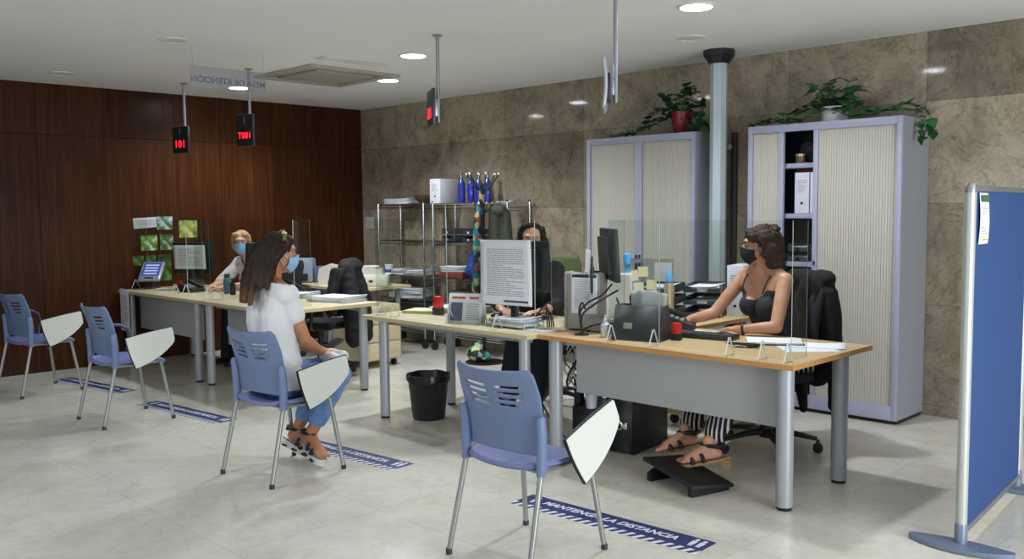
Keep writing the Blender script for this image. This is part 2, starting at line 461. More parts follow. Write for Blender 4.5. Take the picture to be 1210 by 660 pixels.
# ticket displays on poles
def display(x, y, ang, label, curved=False, plen=.44, digits='001', side=None, zc=2.18, w=.25, h=.25, yo=0):
    t = thing('queue_display', label, 'display', (x, y, CEIL), 0, 'queue number displays on ceiling poles')
    a = MB(); a.lathe([(0, 0), (.035, 0), (.035, -.008), (.012, -.016), (0, -.016)], 20); part('ceiling_flange', a, M_alu, t)
    a = MB(); a.tube([(0, 0, -.01), (0, 0, zc - CEIL - .1)], .0125, 12); part('pole', a, M_alu, t)
    R = Matrix.Rotation(ang, 4, 'Z'); O = Matrix.Translation((0, 0, zc - CEIL)) @ R @ Matrix.Translation((.05, 0, 0))
    a = MB(); a.box((-.028, 0, 0), (.03, .06, .12), bev=.004); a.xf(O); part('mount', a, M_alu, t)
    a = MB()
    if curved:
        def fn(u, v):
            z = (v-.5)*h; return V((.004 + .014*(2*v-1)**2, (u-.5)*w, z))
        a.grid(fn, 10, 14); a.xf(O); part('casing', a, mat('silver display casing', 'b4b8c4', .3, metal=.5), t, solid=.022)
        a = MB(); a.box((-.012, 0, -.02), (.024, w*.6, h*.55), bev=.008); a.xf(O); part('back_box', a, M_black, t)
    else:
        a = MB(); a.box((0, 0, 0), (.022, w, h), bev=.005); a.xf(O); part('casing', a, mat('grey display casing', '3c3f46', .4, metal=.3), t)
        a = MB(); a.box((.0105, 0, -h*.0), (.004, w*.96, h*.97)); a.xf(O); part('screen', a, M_black, t)
        F = O @ frame((.0135, 0, -h*.17), (0, 1, 0), (0, 0, 1))
        a = text_mesh(digits, w*(.44 if len(digits) == 3 else .36), bold=.0007, spacing=1.08); a.xf(F); part('led_digits', a, M_led, t)
        F = O @ frame((.0135, 0, h*.30), (0, 1, 0), (0, 0, 1))
        a = text_mesh('1', .085, bold=.001); a.xf(F); part('counter_number', a, mat('pale grey print', '70747c', .6), t)
    return t
display(.86, -2.67, math.atan2(-.97, .25), 'black display with red digits on pole left of the hanging sign', zc=2.19, w=.22, h=.25, digits='101')
display(2.06, -2.66, math.atan2(-.98, .19), 'black display with red digits on pole below the hanging sign', zc=2.2, w=.21, h=.27, digits='T001')
display(4.31, -2.46, math.atan2(-.85, -.53), 'grey display on ceiling pole seen almost edge-on with a red glow', zc=2.22, w=.25, h=.25, digits='001')
display(5.9, -2.47, math.atan2(-.62, -.78), 'curved silver screen on ceiling pole seen edge-on, nearest of the hanging displays', curved=True, zc=2.22, w=.34, h=.29)

# ------------------------------------------------------------------ daylight
w = bpy.data.worlds.new('hall'); SC.world = w; w.use_nodes = True
bg = w.node_tree.nodes['Background']; bg.inputs[0].default_value = (.86, .93, 1.0, 1); bg.inputs[1].default_value = WORLD
def window_light(name, loc, target, sx, sy, power, col):
    L = bpy.data.lights.new(name, 'AREA'); L.shape = 'RECTANGLE'; L.size = sx; L.size_y = sy; L.energy = power; L.color = col
    o = bpy.data.objects.new(name, L); COL.objects.link(o); o.location = loc
    o.rotation_euler = (V(target) - V(loc)).to_track_quat('-Z', 'Y').to_euler()
window_light('window_daylight', (12.6, -4.2, 1.05), (6.5, -.3, 1.5), 3.0, 1.7, WIN1, (.92, .96, 1))
window_light('window_daylight', (6.5, -12.5, 1.7), (5.5, -3, 1.2), 7, 2.0, WIN2, (.90, .95, 1))
# ------------------------------------------------------------------ chairs with writing tablets
M_chair = mat('slate blue chair plastic', '6f82a8', .42, bump=.05, bscale=400)
M_seat = mat('lilac blue seat plastic', '7c86ba', .45)
M_tube = mat('silver lacquered steel tube', '9ea29f', .35, metal=.6)
M_board = mat('white laminate board', 'dfe2dc', .35)
def make_chair(label, loc, rz, tilt=0.0, dy=0.0, dz=0.0):
    t = thing('tablet_arm_chair', label, 'chair', loc, rz, 'waiting chairs with writing tablets')
    # seat: moulded shell with a waterfall front
    def seat(u, v):
        x = (u-.5)*2; y = (v-.5)*2
        sx = x * (1 - .10*max(0, -y)**3) ; hx = .222 * sx; hy = .215*y
        k = max(abs(x), abs(y)); c = (x*x*y*y)
        hx *= 1 - .10*c; hy *= 1 - .10*c
        z = .452 - .014*(1 - x*x)*(1 - .5*y*y) - .035*max(0, y-.55)**2/.2 + .012*abs(x)**4
        return V((hx, hy + .02, z))
    a = MB(); a.grid(seat, 22, 22); part('seat', a, M_seat, t, solid=.022, offset=-1)
    # backrest with slots
    rows = (.80, .725, .65, .575)
    def back(u, v):
        s = (u-.5)*2; w = .200 + .030*math.sin(min(1, v*1.25)*PI*.5) - .012*max(0, v-.7)/.3
        if v > .93: w -= .02*((v-.93)/.07)**2
        y = -.165 - .02*v - .085*v**2.0 + .055*s*s*(.45+.55*v)
        z = .490 + .355*v + .012*s*s*v
        return V((s*w, y, z))
    def slot(u, v):
        s = (u-.5)*2
        for i, r in enumerate(rows):
            if abs(v - r) < .020:
                return -.72 + .03*i < s < -.12 + .0*i or .12 < s < .72 - .03*i
        return False
    a = MB(); a.grid(back, 72, 80, slot); part('backrest', a, M_chair, t, solid=.013, offset=0)
    for s in (-1, 1):
        a = MB(); a.tube([(s*.221, -.160, .415), (s*.222, -.158, .5), (s*.224, -.160, .58), (s*.226, -.168, .655), (s*.226, -.169, .664)], [.019, .021, .0215, .019, .012], 14, flat=(1, 1.15)); part('upright', a, M_chair, t)
        for yy, top, rr in ((-.26, (s*.220, -.158, .44), .0125), (.24, (s*.198, .175, .44), .0125)):
            a = MB(); a.tube([(s*.236, yy, .012), top], rr, 12); l = part('leg', a, M_tube, t)
            a = MB(); a.lathe([(0, 0), (.0145, 0), (.0145, .022), (.0125, .026)], 12, (s*.2363, yy, 0)); part('leg_tip', a, M_dkgrey, l)
    a = MB()
    for s in (-1, 1): a.tube([(s*.218, -.158, .432), (s*.205, 0, .424), (s*.198, .175, .432)], .011, 10)
    a.tube([(-.2, .13, .424), (.2, .13, .424)], .010, 8); a.tube([(-.21, -.15, .426), (.21, -.15, .426)], .010, 8)
    part('seat_frame', a, M_tube, t)
    a = MB(); a.tube([(-.226, -.165, .63), (-.245, -.12, .668), (-.25, -.05, .674), (-.25, .07, .665), (-.248, .125, .63), (-.243, .13, .57), (-.232, .11, .49), (-.205, .10, .428)], .0125, 10, flat=(1.1, .9)); part('armrest', a, mat('dark blue armrest', '3d4a6b', .45), t)
    # tablet folded down beside the right arm
    pts = [(-.115, .632)]
    for q in range(1, 9): k = q/9; pts.append((-.115 + .335*k, .632 + .052*k + .004*math.sin(PI*k)))
    pts += [(.222, .684), (.230, .676), (.240, .60), (.237, .575)]
    for q in range(1, 13):
        k = q/12; a0 = V((.237, .575)); a1 = V((.125, .452)); a2 = V((-.055, .408))
        b = (1-k)**2*a0 + 2*k*(1-k)*a1 + k*k*a2; pts.append((b.x, b.y))
    for q in range(1, 9): k = q/9; pts.append((-.055 - .06*k - .008*math.sin(PI*k), .408 + .224*k))
    cx = sum(p[0] for p in pts)/len(pts); cz = sum(p[1] for p in pts)/len(pts)
    F = Matrix.Translation((.300, dy, dz)) @ Matrix.Translation((0, cx, cz)) @ Euler((tilt, math.radians(-5), math.radians(-2))).to_matrix().to_4x4() @ Matrix(((0, 0, 1, 0), (1, 0, 0, 0), (0, 1, 0, 0), (0, 0, 0, 1)))
    loc2 = [(p[0]-cx, p[1]-cz) for p in pts]
    a = MB(); a.prism(loc2, -.008, .007, F); tb = part('tablet', a, M_black, t, label='writing tablet with black edge')
    a = MB(); a.prism([(x*.972, y*.965) for x, y in loc2], .0065, .0095, F); part('tablet_face', a, M_board, tb, label='white laminate face')
    a = MB(); a.tube([(.205, .12, .44), (.25, .10, .46), (.272, .07, .50), (.280, .06, .57)], .010, 10); a.box((.283, .06+dy, .565+dz), (.014, .08, .05), bev=.004); part('tablet_hinge', a, M_tube, t)
    return t
make_chair('empty blue-grey chair nearest the camera, in front of the oak desk', (6.53, -3.88, 0), math.radians(1.5), math.radians(12), .03, -.03)
ch = make_chair('blue-grey chair the woman in the white t-shirt sits on', (4.63, -3.95, 0), math.radians(5))
dup(ch, (2.58, -4.02, 0), math.radians(0), 'empty blue-grey chair between the seated visitor and the farthest chair')
dup(ch, (.96, -4.09, 0), math.radians(7), 'farthest empty blue-grey chair, at the left edge by the wood wall')

# ------------------------------------------------------------------ desks
def wood_top(name, c1, c2):
    k = NT(name); tc = k.n('TexCoord'); mp = k.n('Mapping'); mp.inputs['Scale'].default_value = (.8, 14, 14); k.l(tc.outputs['Object'], mp.inputs['Vector'])
    n = k.n('TexNoise', Scale=3, Detail=8, Roughness=.6, Distortion=.5); k.l(mp.outputs[0], n.inputs['Vector'])
    r = k.ramp(n.outputs['Fac'], [(.3, c1), (.7, c2)]); k.l(r.outputs[0], k.b.inputs['Base Color']); k.b.inputs['Roughness'].default_value = .38
    return k.m
M_oak = wood_top('light oak laminate', 'c9aa7e', 'd9bd93'); M_oakedge = wood_top('orange oak edge', 'bd8a4c', 'cc9a5a')
M_maple = wood_top('pale maple laminate', 'cdbf9c', 'd8cbab'); M_mapleedge = wood_top('pale maple edge', 'c4b68f', 'cfc19b')
M_legsil = mat('silver painted metal', 'a4a8ae', .4, metal=.25)
M_modesty = mat('light grey modesty board', 'a9aaad', .6)
def desk(label, x0, x1, y0, y1, top, edge, legs, panel=None, H=.74, name='office_desk', lr=.043):
    t = thing(name, label, 'desk', (x0, y0, 0)); X, Y = x1-x0, y1-y0
    a = MB(); a.bx(.002, X-.002, .002, Y-.002, H-.028, H, bev=.0015); part('tabletop', a, top, t)
    a = MB(); a.bx(0, X, 0, .003, H-.027, H-.001); a.bx(0, X, Y-.003, Y, H-.027, H-.001); a.bx(0, .003, .003, Y-.003, H-.027, H-.001); a.bx(X-.003, X, .003, Y-.003, H-.027, H-.001); part('edge_band', a, edge, t)
    for x, y in legs:
        a = MB(); a.tube([(x-x0, y-y0, .018), (x-x0, y-y0, H-.028)], lr, 20); l = part('leg', a, M_legsil, t)
        a = MB(); a.lathe([(0, 0), (lr*.86, 0), (lr*.9, .006), (lr*.9, .018), (0, .018)], 20, (x-x0, y-y0, 0)); part('leg_foot', a, M_black, l)
    for ry in (.12, Y-.16):
        a = MB(); a.bx(.1, X-.1, ry, ry+.04, H-.068, H-.028); part('frame_rail', a, M_legsil, t)
    if panel:
        px0, px1, py, pz0, pz1 = panel
        a = MB(); a.bx(px0-x0, px1-x0, py-.009-y0, py+.009-y0, pz0, pz1, bev=.002); part('modesty_panel', a, M_modesty, t)
    return t
desk('oak-topped desk with orange edge and grey front board, nearest desk', 5.44, 7.14, -2.66, -1.76, M_oak, M_oakedge, [(7.07, -2.60), (7.06, -1.98), (5.52, -2.58), (5.52, -1.9)], (5.66, 7.02, -2.54, .395, .70))
desk('pale maple desk in the middle, above the black waste bin', 3.74, 5.436, -2.75, -1.85, M_maple, M_mapleedge, [(3.96, -2.71), (3.97, -2.08), (5.33, -2.66), (5.33, -1.95)], lr=.036)
desk('pale maple desk at far left with papers hanging off its front edge', 0.03, 1.715, -3.03, -2.15, M_maple, M_mapleedge, [(1.60, -2.97), (.12, -2.3), (.14, -2.95), (1.6, -2.3)], (.2, 1.52, -2.88, .36, .70), lr=.036)
desk('pale maple desk in front of the seated visitor', 1.72, 3.08, -3.03, -2.08, M_maple, M_mapleedge, [(1.82, -2.97), (3.0, -2.2), (1.85, -2.3), (2.95, -2.9)], (1.95, 2.85, -2.86, .36, .70), lr=.036)
desk('pale return table holding the printers behind the left desks', .35, 1.88, -1.48, -.78, M_maple, M_mapleedge, [(.45, -1.38), (.45, -.88), (1.78, -.88), (1.3, -1.38)], name='side_table', lr=.03)
desk('oak return desk behind the curly-haired worker holding the letter trays', 5.22, 5.95, -1.70, -.62, M_oak, M_oakedge, [(5.3, -1.6), (5.3, -.7), (5.87, -.7), (5.90, -1.65)], name='return_desk', lr=.03)

# drawer pedestal
def pedestal(label, x, y, rz=0, col=None):
    t = thing('drawer_pedestal', label, 'drawer unit', (x, y, 0), rz)
    m = col or M_maple
    a = MB(); a.bx(-.21, .21, -.27, .25, .07, .60, bev=.003); part('carcass', a, m, t)
    for i in range(3):
        z0 = .08 + i*.17; a = MB(); a.bx(-.205, .205, -.29, -.271, z0+.004, z0+.166, bev=.003); d = part('drawer', a, m, t)
        a = MB(); a.tube([(-.06, -.29, z0+.12), (-.05, -.305, z0+.12), (.05, -.305, z0+.12), (.06, -.29, z0+.12)], .004, 6); part('handle', a, M_alu, d)
    for sx in (-.17, .17):
        for sy in (-.22, .2):
            a = MB(); a.tube([(sx-.01, sy, .035), (sx+.01, sy, .035)], .034, 12); a.box((sx, sy, .065), (.03, .03, .02)); part('caster', a, M_black, t)
    return t
pedestal('pale maple drawer unit beside the black office chair', 1.93, -1.40, PI/2)
pedestal('oak drawer unit under the return desk behind the nearest desk', 5.80, -1.26, PI/2, M_oak)

# ------------------------------------------------------------------ tambour cupboards
M_frame = mat('lavender grey lacquered steel', '9c9fb6', .42)
M_side = mat('mid grey lacquered steel', '8b8e95', .5)
M_slat = mat('ivory tambour slats', 'b6b3aa', .5)
M_inside = mat('dark cupboard interior', '4a4b50', .6)
def cupboard(label, x0, x1, doors, shelves, H=2.09, D=.47):
    t = thing('tambour_cupboard', label, 'cupboard', (x0, -.015, 0)); W = x1 - x0; T = .022
    a = MB(); a.bx(0, T, -D+.03, 0, .03, H); part('side_panel', a, M_side, t)
    a = MB(); a.bx(W-T, W, -D+.03, 0, .03, H); part('side_panel', a, M_side, t)
    a = MB(); a.bx(0, W, -D+.03, 0, H, H+.02); part('top_panel', a, M_side, t)
    a = MB(); a.bx(T, W-T, -.012, 0, .03, H); part('back_panel', a, M_inside, t)
    a = MB(); a.bx(T, W-T, -D+.03, -.012, .06, .08); part('bottom_panel', a, M_inside, t)
    a = MB(); a.bx(.01, W-.01, -D+.04, -.01, 0, .03); part('plinth', a, M_black, t)
    a = MB(); a.bx(0, .035, -D, -D+.03, .03, H+.02, bev=.002); a.bx(W-.035, W, -D, -D+.03, .03, H+.02, bev=.002); a.bx(.035, W-.035, -D, -D+.03, H-.035, H+.02, bev=.002); a.bx(.035, W-.035, -D, -D+.03, .03, .13, bev=.002); part('front_frame', a, M_frame, t)
    for z in shelves:
        a = MB(); a.bx(T, W-T, -D+.055, -.012, z-.035, z, bev=.002); part('shelf', a, M_frame, t)
    for d0, d1, hs in doors:
        n = max(6, int((d1-d0)/.019)); prof = []
        for i in range(n):
            xa = d0 + (d1-d0)*i/n; xb = d0 + (d1-d0)*(i+1)/n; g = (xb-xa)*.14
            prof += [(xa+g*.3, -.0), (xa+g, -.0035), (xb-g, -.0035), (xb-g*.3, -.0)]
        prof = [(x, -D+.022+y) for x, y in prof] + [(d1, -D+.032), (d0, -D+.032)]
        a = MB(); a.prism(prof, .13, H-.035); dr = part('tambour_door', a, M_slat, t, angle=20)
        a = MB()
        if hs: a.bx(d1, d1+.035, -D+.004, -D+.034, .13, H-.035, bev=.002)
        else: a.bx(d0-.035, d0, -D+.004, -D+.034, .13, H-.035, bev=.002)
        part('handle_rail', a, M_frame, dr)
        xh = (d1+.017) if hs else (d0-.017)
        a = MB(); a.box((xh, -D, 1.02), (.018, .012, .05), bev=.003); a.box((xh, -D, 1.10), (.016, .012, .03), bev=.003); part('lock', a, M_dkgrey, dr)
    return t
cupboard('tall ivory tambour cupboard with closed doors, left of the silver column', 4.00, 5.12, [(.035, .525, True), (.595, 1.085, False)], [.5, 1.0, 1.5])
cupboard('tall ivory tambour cupboard standing ajar, right of the silver column', 5.60, 6.76, [(.035, .255, True), (.56, 1.125, False)], [.35, .72, 1.10, 1.455, 1.825])

# ------------------------------------------------------------------ silver column with black collar
t = thing('service_column', 'floor-to-ceiling silver service column with black collar', 'column', (5.30, -.42, 0))
o8 = [(.062, .03), (.03, .062), (-.03, .062), (-.062, .03), (-.062, -.03), (-.03, -.062), (.03, -.062), (.062, -.03)]
M_col = mat('blue-grey anodised aluminium', 'b2bfc4', .35, metal=.3)
a = MB(); a.prism(o8, 0.012, CEIL-.09, Matrix.Rotation(.35, 4, 'Z')); part('shaft', a, M_col, t)
a = MB(); a.lathe([(.075, CEIL-.105), (.08, CEIL-.105), (.125, CEIL-.04), (.125, CEIL), (0, CEIL)], 8); part('ceiling_collar', a, M_black, t, angle=20)
a = MB(); a.lathe([(0, 0), (.09, 0), (.09, .012), (.066, .02)], 8); part('floor_plate', a, M_col, t, angle=20)
t = thing('wall_conduit', 'dark vertical cable conduit with a round white knob beside the silver column', 'conduit', (5.20, -.005, 0))
a = MB(); a.bx(-.025, .025, -.03, 0, .02, 2.12, bev=.004); part('channel', a, mat('dark brown conduit', '3a332c', .5), t)
a = MB(); a.lathe([(0, .045), (.022, .042), (.03, .02), (.026, 0), (0, 0)], 20, M=Matrix.Translation((-.04, -.0, 2.0)) @ Matrix.Rotation(PI/2, 4, 'X')); part('knob', a, M_offwhite, t)

# ------------------------------------------------------------------ blue partition
M_felt = mat('royal blue felt', '2b4a80', .95, var=.06, scale=300, bump=.15, bscale=900)
M_post = mat('pale silver post', 'b9bfba', .4, metal=.3)
t = thing('partition_screen', 'free-standing blue felt partition in a silver frame on curved feet', 'partition', (7.89, -2.56, 0), math.atan2(1.1, -.09))
L = 1.12
a = MB(); a.bx(.045, L-.045, -.012, .012, .085, 1.565); part('felt_panel', a, M_felt, t)
a = MB(); a.bx(.02, L-.02, -.018, .018, 1.565, 1.59, bev=.003); part('top_rail', a, M_alu, t)
a = MB(); a.bx(.02, L-.02, -.018, .018, .06, .088, bev=.003); part('bottom_rail', a, M_alu, t)
for x in (.02, L-.02):
    a = MB(); a.tube([(x, 0, .03), (x, 0, 1.575)], .024, 16); ps = part('post', a, M_post, t)
    a = MB(); a.lathe([(.026, 1.56), (.026, 1.585), (.02, 1.6), (0, 1.602)], 16, (x, 0, 0)); part('post_cap', a, M_alu, ps)
    a = MB(); a.lathe([(.027, .022), (.027, .1), (.025, .11)], 16, (x, 0, 0)); part('collar', a, mat('blue-grey collar', '7f8aa0', .4, metal=.3), ps)
    pts = []
    for q in range(17):
        k = -1 + q/8; pts.append((k*.215, (.075*(1-abs(k)**2.2) + .02)))
    for q in range(17):
        k = 1 - q/8; pts.append((k*.215, -.045 + .035*abs(k)**1.5 - (0 if abs(k) < .98 else .0)))
    a = MB(); a.prism(pts, .004, .024, Matrix.Translation((x, 0, 0)) @ Matrix.Rotation(PI/2, 4, 'Z') @ Matrix.Rotation(0, 4, 'Z'))
    part('foot', a, mat('blue-grey cast foot', '74829a', .4, metal=.3), t)
nt_ = thing('notice', 'white notice with green heading pinned to the blue partition', 'notice', (7.89, -2.56, 0), math.atan2(1.1, -.09))
a = MB(); a.grid(lambda u, v: V((.10 + .15*u, -.0165 - .006*math.sin(v*3.2) - .004*u*(1-v), 1.335 + .225*v)), 6, 10); part('sheet', a, M_paper, nt_, solid=.0006)
F = frame((.175, -.0225, 1.44), (1, 0, 0), (0, 0, 1))
a = lines_mb(.13, .15, 14, F, seed=3); part('printed_lines', a, M_ink, nt_)
a = MB(); a.box((0, .095, .001), (.125, .03, .001)); a.box((0, .095, .002), (.095, .014, .001)); a.xf(F)
part('heading', a, mat('green heading', '3d6b47', .7), nt_)
a = MB(); a.box((.02, -.085, .0035), (.08, .008, .001)); a.xf(F); part('highlight', a, mat('yellow print', 'd6c23c', .7), nt_)

# ------------------------------------------------------------------ floor stickers
M_navy = mat('navy vinyl', '1d2a66', .4); M_whitev = mat('white vinyl', 'dfe2ee', .4)
def person_icon(mb, x, y, s):
    mb.lathe([(0, .0014), (.18*s, .0014), (.18*s, .0006), (0, .0006)], 12, (x, y + .62*s, 0))
    mb.box((x, y, .001), (.42*s, .72*s, .0008)); mb.box((x-.1*s, y-.5*s, .001), (.14*s, .5*s, .0008)); mb.box((x+.1*s, y-.5*s, .001), (.14*s, .5*s, .0008))
def sticker(label, x, y, rz):
    t = thing('floor_sticker', label, 'floor sticker', (x, y, 0.0004), rz, 'keep-your-distance floor stickers')
    a = MB(); a.box((-.03, .022, .0003), (1.09, .136, .0006)); part('navy_band', a, M_navy, t)
    a = MB(); a.box((-.03, -.072, .0003), (1.09, .052, .0006)); part('white_band', a, M_whitev, t)
    a = MB()
    for i in range(21):
        x0 = -.574 + i*1.088/21; a.add([(x0, -.098, .0009), (x0+.026, -.098, .0009), (x0+.05, -.046, .0009), (x0+.024, -.046, .0009)], [(0, 1, 2, 3)])
    part('stripes', a, M_navy, t)
    a = text_mesh('MANTENGA LA DISTANCIA', .064, shear=.25, bold=.0016, depth=.0003); a.xf(Matrix.Translation((-.045, .022, .0009))); part('lettering', a, M_whitev, t)
    for px_ in (.435, .475, -.50):
        a = MB(); person_icon(a, px_, .026, .058); part('person_icon', a, M_whitev, t)
    return t
st = sticker('navy floor sticker reading MANTENGA LA DISTANCIA under the nearest chair', 6.57, -3.345, math.radians(3))
dup(st, (4.56, -3.475, .0004), math.radians(5), 'navy floor sticker at the feet of the seated visitor')
dup(st, (2.70, -3.62, .0004), math.radians(6), 'navy floor sticker beside the front legs of the second empty chair')
dup(st, (1.06, -3.68, .0004), math.radians(8), 'navy floor sticker by the farthest chair near the wood wall')

# ------------------------------------------------------------------ wire shelving
def rack(label, x0, x1, levels, D=.32, H=1.585, yb=-.05):
    t = thing('wire_shelf_rack', label, 'shelf rack', (x0, yb, 0), 0, 'chrome wire racks against the stone wall'); W = x1-x0
    for x in (0, W):
        for y in (0, -D):
            a = MB(); a.tube([(x, y, .11), (x, y, H)], .0125, 10); p_ = part('post', a, M_chrome, t)
            a = MB(); a.tube([(x-.012, y, .045), (x+.012, y, .045)], .045, 14); a.tube([(x, y, .07), (x, y, .12)], .012, 8); part('caster', a, M_dkgrey, p_)
            a = MB(); a.ell((x, y, H+.004), .0145, seg=10); part('post_cap', a, M_dkgrey, p_)
    for z in levels:
        a = MB(); a.tube([(0, 0, z), (W, 0, z), (W, -D, z), (0, -D, z)], .0055, 6, closed=True); a.tube([(0, 0, z-.028), (W, 0, z-.028), (W, -D, z-.028), (0, -D, z-.028)], .0045, 6, closed=True)
        for i in range(1, int(W/.03)): a.tube([(i*.03, 0, z+.003), (i*.03, -D, z+.003)], .0022, 4)
        for y in (-.1, -.22): a.tube([(0, y, z-.002), (W, y, z-.002)], .003, 5)
        part('wire_shelf', a, M_chrome, t)
    return t
rack('chrome wire rack next to the wood wall corner', .80, 1.60, [.2, .52, .78, 1.165, 1.565])
rack('chrome wire rack holding the blue bottles on top', 1.76, 2.88, [.2, .52, .78, 1.165, 1.565])

# ------------------------------------------------------------------ office chairs
M_meshblk = mat('black woven fabric', '1a1a1d', .85, bump=.2, bscale=600)
def office_chair(name, label, x, y, rz, back_mat, tall=1.02, arms=True):
    """local +y is the way the sitter faces"""
    t = thing(name, label, 'office chair', (x, y, 0), rz)
    a = MB(); a.lathe([(0, .08), (.045, .08), (.045, .14), (.03, .16), (.03, .30), (.02, .30), (.02, .42), (0, .42)], 16); part('gas_column', a, M_black, t)
    for k in range(5):
        g = 2*PI*k/5 + .3; c, s = math.cos(g), math.sin(g)
        a = MB(); a.tube([(c*.03, s*.03, .115), (c*.16, s*.16, .11), (c*.30, s*.30, .085)], [.032, .026, .018], 10, flat=(1, .7)); lg = part('base_leg', a, M_black, t)
        a = MB(); a.tube([(c*.305-s*.022, s*.305+c*.022, .03), (c*.305-s*.006, s*.305+c*.006, .03)], .030, 14); a.tube([(c*.305+s*.006, s*.305-c*.006, .03), (c*.305+s*.022, s*.305-c*.022, .03)], .030, 14); a.tube([(c*.305, s*.305, .03), (c*.305, s*.305, .08)], .01, 8); part('caster', a, M_black, lg)
    a = MB(); a.box((0, .0, .43), (.2, .24, .03), bev=.008); part('mechanism', a, M_black, t)
    def seat(u, v):
        x_ = (u-.5)*2; y_ = (v-.5)*2; k = 1-.12*(x_*x_*y_*y_)
        return V((.235*x_*k, .225*y_*k + .01, .49 + .012*abs(x_)**3 - .02*max(0, y_-.6)**2/.16))
    a = MB(); a.grid(seat, 16, 16); part('seat', a, M_meshblk, t, solid=.05, offset=-1)
    def bk(u, v):
        x_ = (u-.5)*2; w = .215*(1-.10*v) * (1 - .35*max(0, v-.82)**2/.0324*.5) * (1-.3*max(0, .15-v)**2/.0225*.5)
        return V((x_*w, -.235 - .09*v + .045*x_*x_ + .03*math.sin(v*PI), .56 + (tall-.56)*v))
    a = MB(); a.grid(bk, 16, 22); part('backrest', a, back_mat, t, solid=.035, offset=0)
    a = MB(); a.tube([(0, -.08, .43), (0, -.25, .45), (0, -.29, .55), (0, -.29, .75)], .022, 10, flat=(1.6, .8)); part('back_stem', a, M_black, t)
    if arms:
        for s in (-1, 1):
            a = MB(); a.tube([(s*.18, .0, .44), (s*.27, .0, .46), (s*.275, -.02, .63)], .016, 8); a.box((s*.275, .02, .645), (.05, .25, .028), bev=.011); part('armrest', a, M_black, t)
    return t
W1F = math.atan2(-.96, -.27) - PI/2
W1C = math.atan2(-.9, -.45) - PI/2
office_chair('office_chair', 'black office chair under the curly-haired worker', 6.42, -1.62, W1C, M_meshblk, 1.05, arms=False)
office_chair('office_chair', 'office chair with olive green back, behind the middle desk', 4.55, -1.58, math.atan2(-.87, .5) - PI/2, mat('olive green mesh', '4f5f35', .8, bump=.2, bscale=500), 1.13, arms=False)
office_chair('office_chair', 'empty black office chair with a coat over it, beside the pale drawer unit', 2.08, -2.02, PI - .9, M_meshblk, 1.0)
office_chair('office_chair', 'dark office chair of the blonde worker, mostly hidden behind the far desk', .95, -1.85, PI + .3, M_meshblk, 1.0, arms=False)
DK = .74
# ------------------------------------------------------------------ acrylic counter screens
def guard(label, x0, x1, y, splits, feet, ztop=1.44, wings=(True, True)):
    t = thing('counter_screen', label, 'protective screen', (x0, y, DK)); W = x1-x0; h = ztop-DK
    xs = [0] + [s-x0 for s in splits] + [W]
    for a0, a1 in zip(xs, xs[1:]):
        a = MB(); a.bx(a0+.002, a1-.002, -.002, .002, .012, h); pn = part('pane', a, M_clear, t)
        a = MB(); a.bx(a1-.0025, a1-.001, -.0022, .0022, .012, h); part('polished_edge', a, M_clearedge, pn)
    for sd, on in ((0, wings[0]), (W, wings[1])):
        if on:
            a = MB(); a.bx(sd-.002, sd+.002, .004, .15, .012, h); wg = part('side_wing', a, M_clear, t)
            a = MB(); a.bx(sd-.0012, sd+.0012, .149, .1502, .012, h); part('polished_edge', a, mat('dim acrylic edge', '7d8583', .3), wg)
    for fx in feet:
        a = MB(); x = fx-x0
        a.tube([(x, -.045, .004), (x, -.005, .095), (x, .005, .095), (x, .045, .004)], .0042, 6, closed=True)
        part('foot', a, mat('frosted acrylic', 'd3d8da', .35), t)
    return t
guard('clear acrylic counter screen along the front edge of the oak desk', 5.95, 7.10, -2.60, [6.31], [5.97, 6.27, 6.75, 6.94, 7.08])
guard('clear acrylic counter screen on the middle maple desk, with a large sheet hanging on it', 3.80, 5.42, -2.655, [4.6], [3.86, 4.02, 4.62, 5.08])
guard('clear acrylic counter screen on the far left desk', .06, 1.24, -2.88, [], [.1, .98, 1.2])
guard('clear acrylic counter screen between the seated visitor and the black-haired desk', 1.34, 3.02, -2.86, [], [1.6, 1.78, 2.9, 2.99])

# ------------------------------------------------------------------ generic small things
def sheet(name, label, cat, c, w, h, rz, rows=0, group=None, z=None, m=None, curl=.006, seed=1, lift=0.0):
    """sheet of paper lying flat"""
    t = thing(name, label, cat, c, rz, group)
    a = MB(); a.grid(lambda u, v: V(((u-.5)*w, (v-.5)*h, .0012 + lift + curl*(2*u-1)**2*(.3+v))), 8, 8); part('sheet', a, m or M_paper, t, solid=.0008)
    if rows:
        a = lines_mb(w*.9, h*.94, rows, Matrix.Translation((0, 0, .002+lift)), seed=seed); part('printed_lines', a, M_ink, t)
    return t
def stack(label, c, w, h, rz, n, group=None, z=.004, seed=0, name='paper_stack', m=None):
    rnd = random.Random(seed); a = MB()
    for i in range(n):
        R = Matrix.Translation((rnd.uniform(-.012, .012), rnd.uniform(-.012, .012), i*z + z/2)) @ Matrix.Rotation(rnd.uniform(-.09, .09), 4, 'Z'); k = i/n*.006
        b = MB(); b.grid(lambda u, v: V(((u-.5)*w, (v-.5)*h, .010*max(0, u-.5)**2*(1+v)*(i+1)/n*3)), 6, 5); b.xf(R)
        me = bpy.data.meshes.new('t'); b.bm.to_mesh(me); b.bm.free(); a.bm.from_mesh(me); bpy.data.meshes.remove(me)
    return solo(name, a, m or M_paper, label, 'papers', group, c, rz, solid=z*.7, offset=-.2)
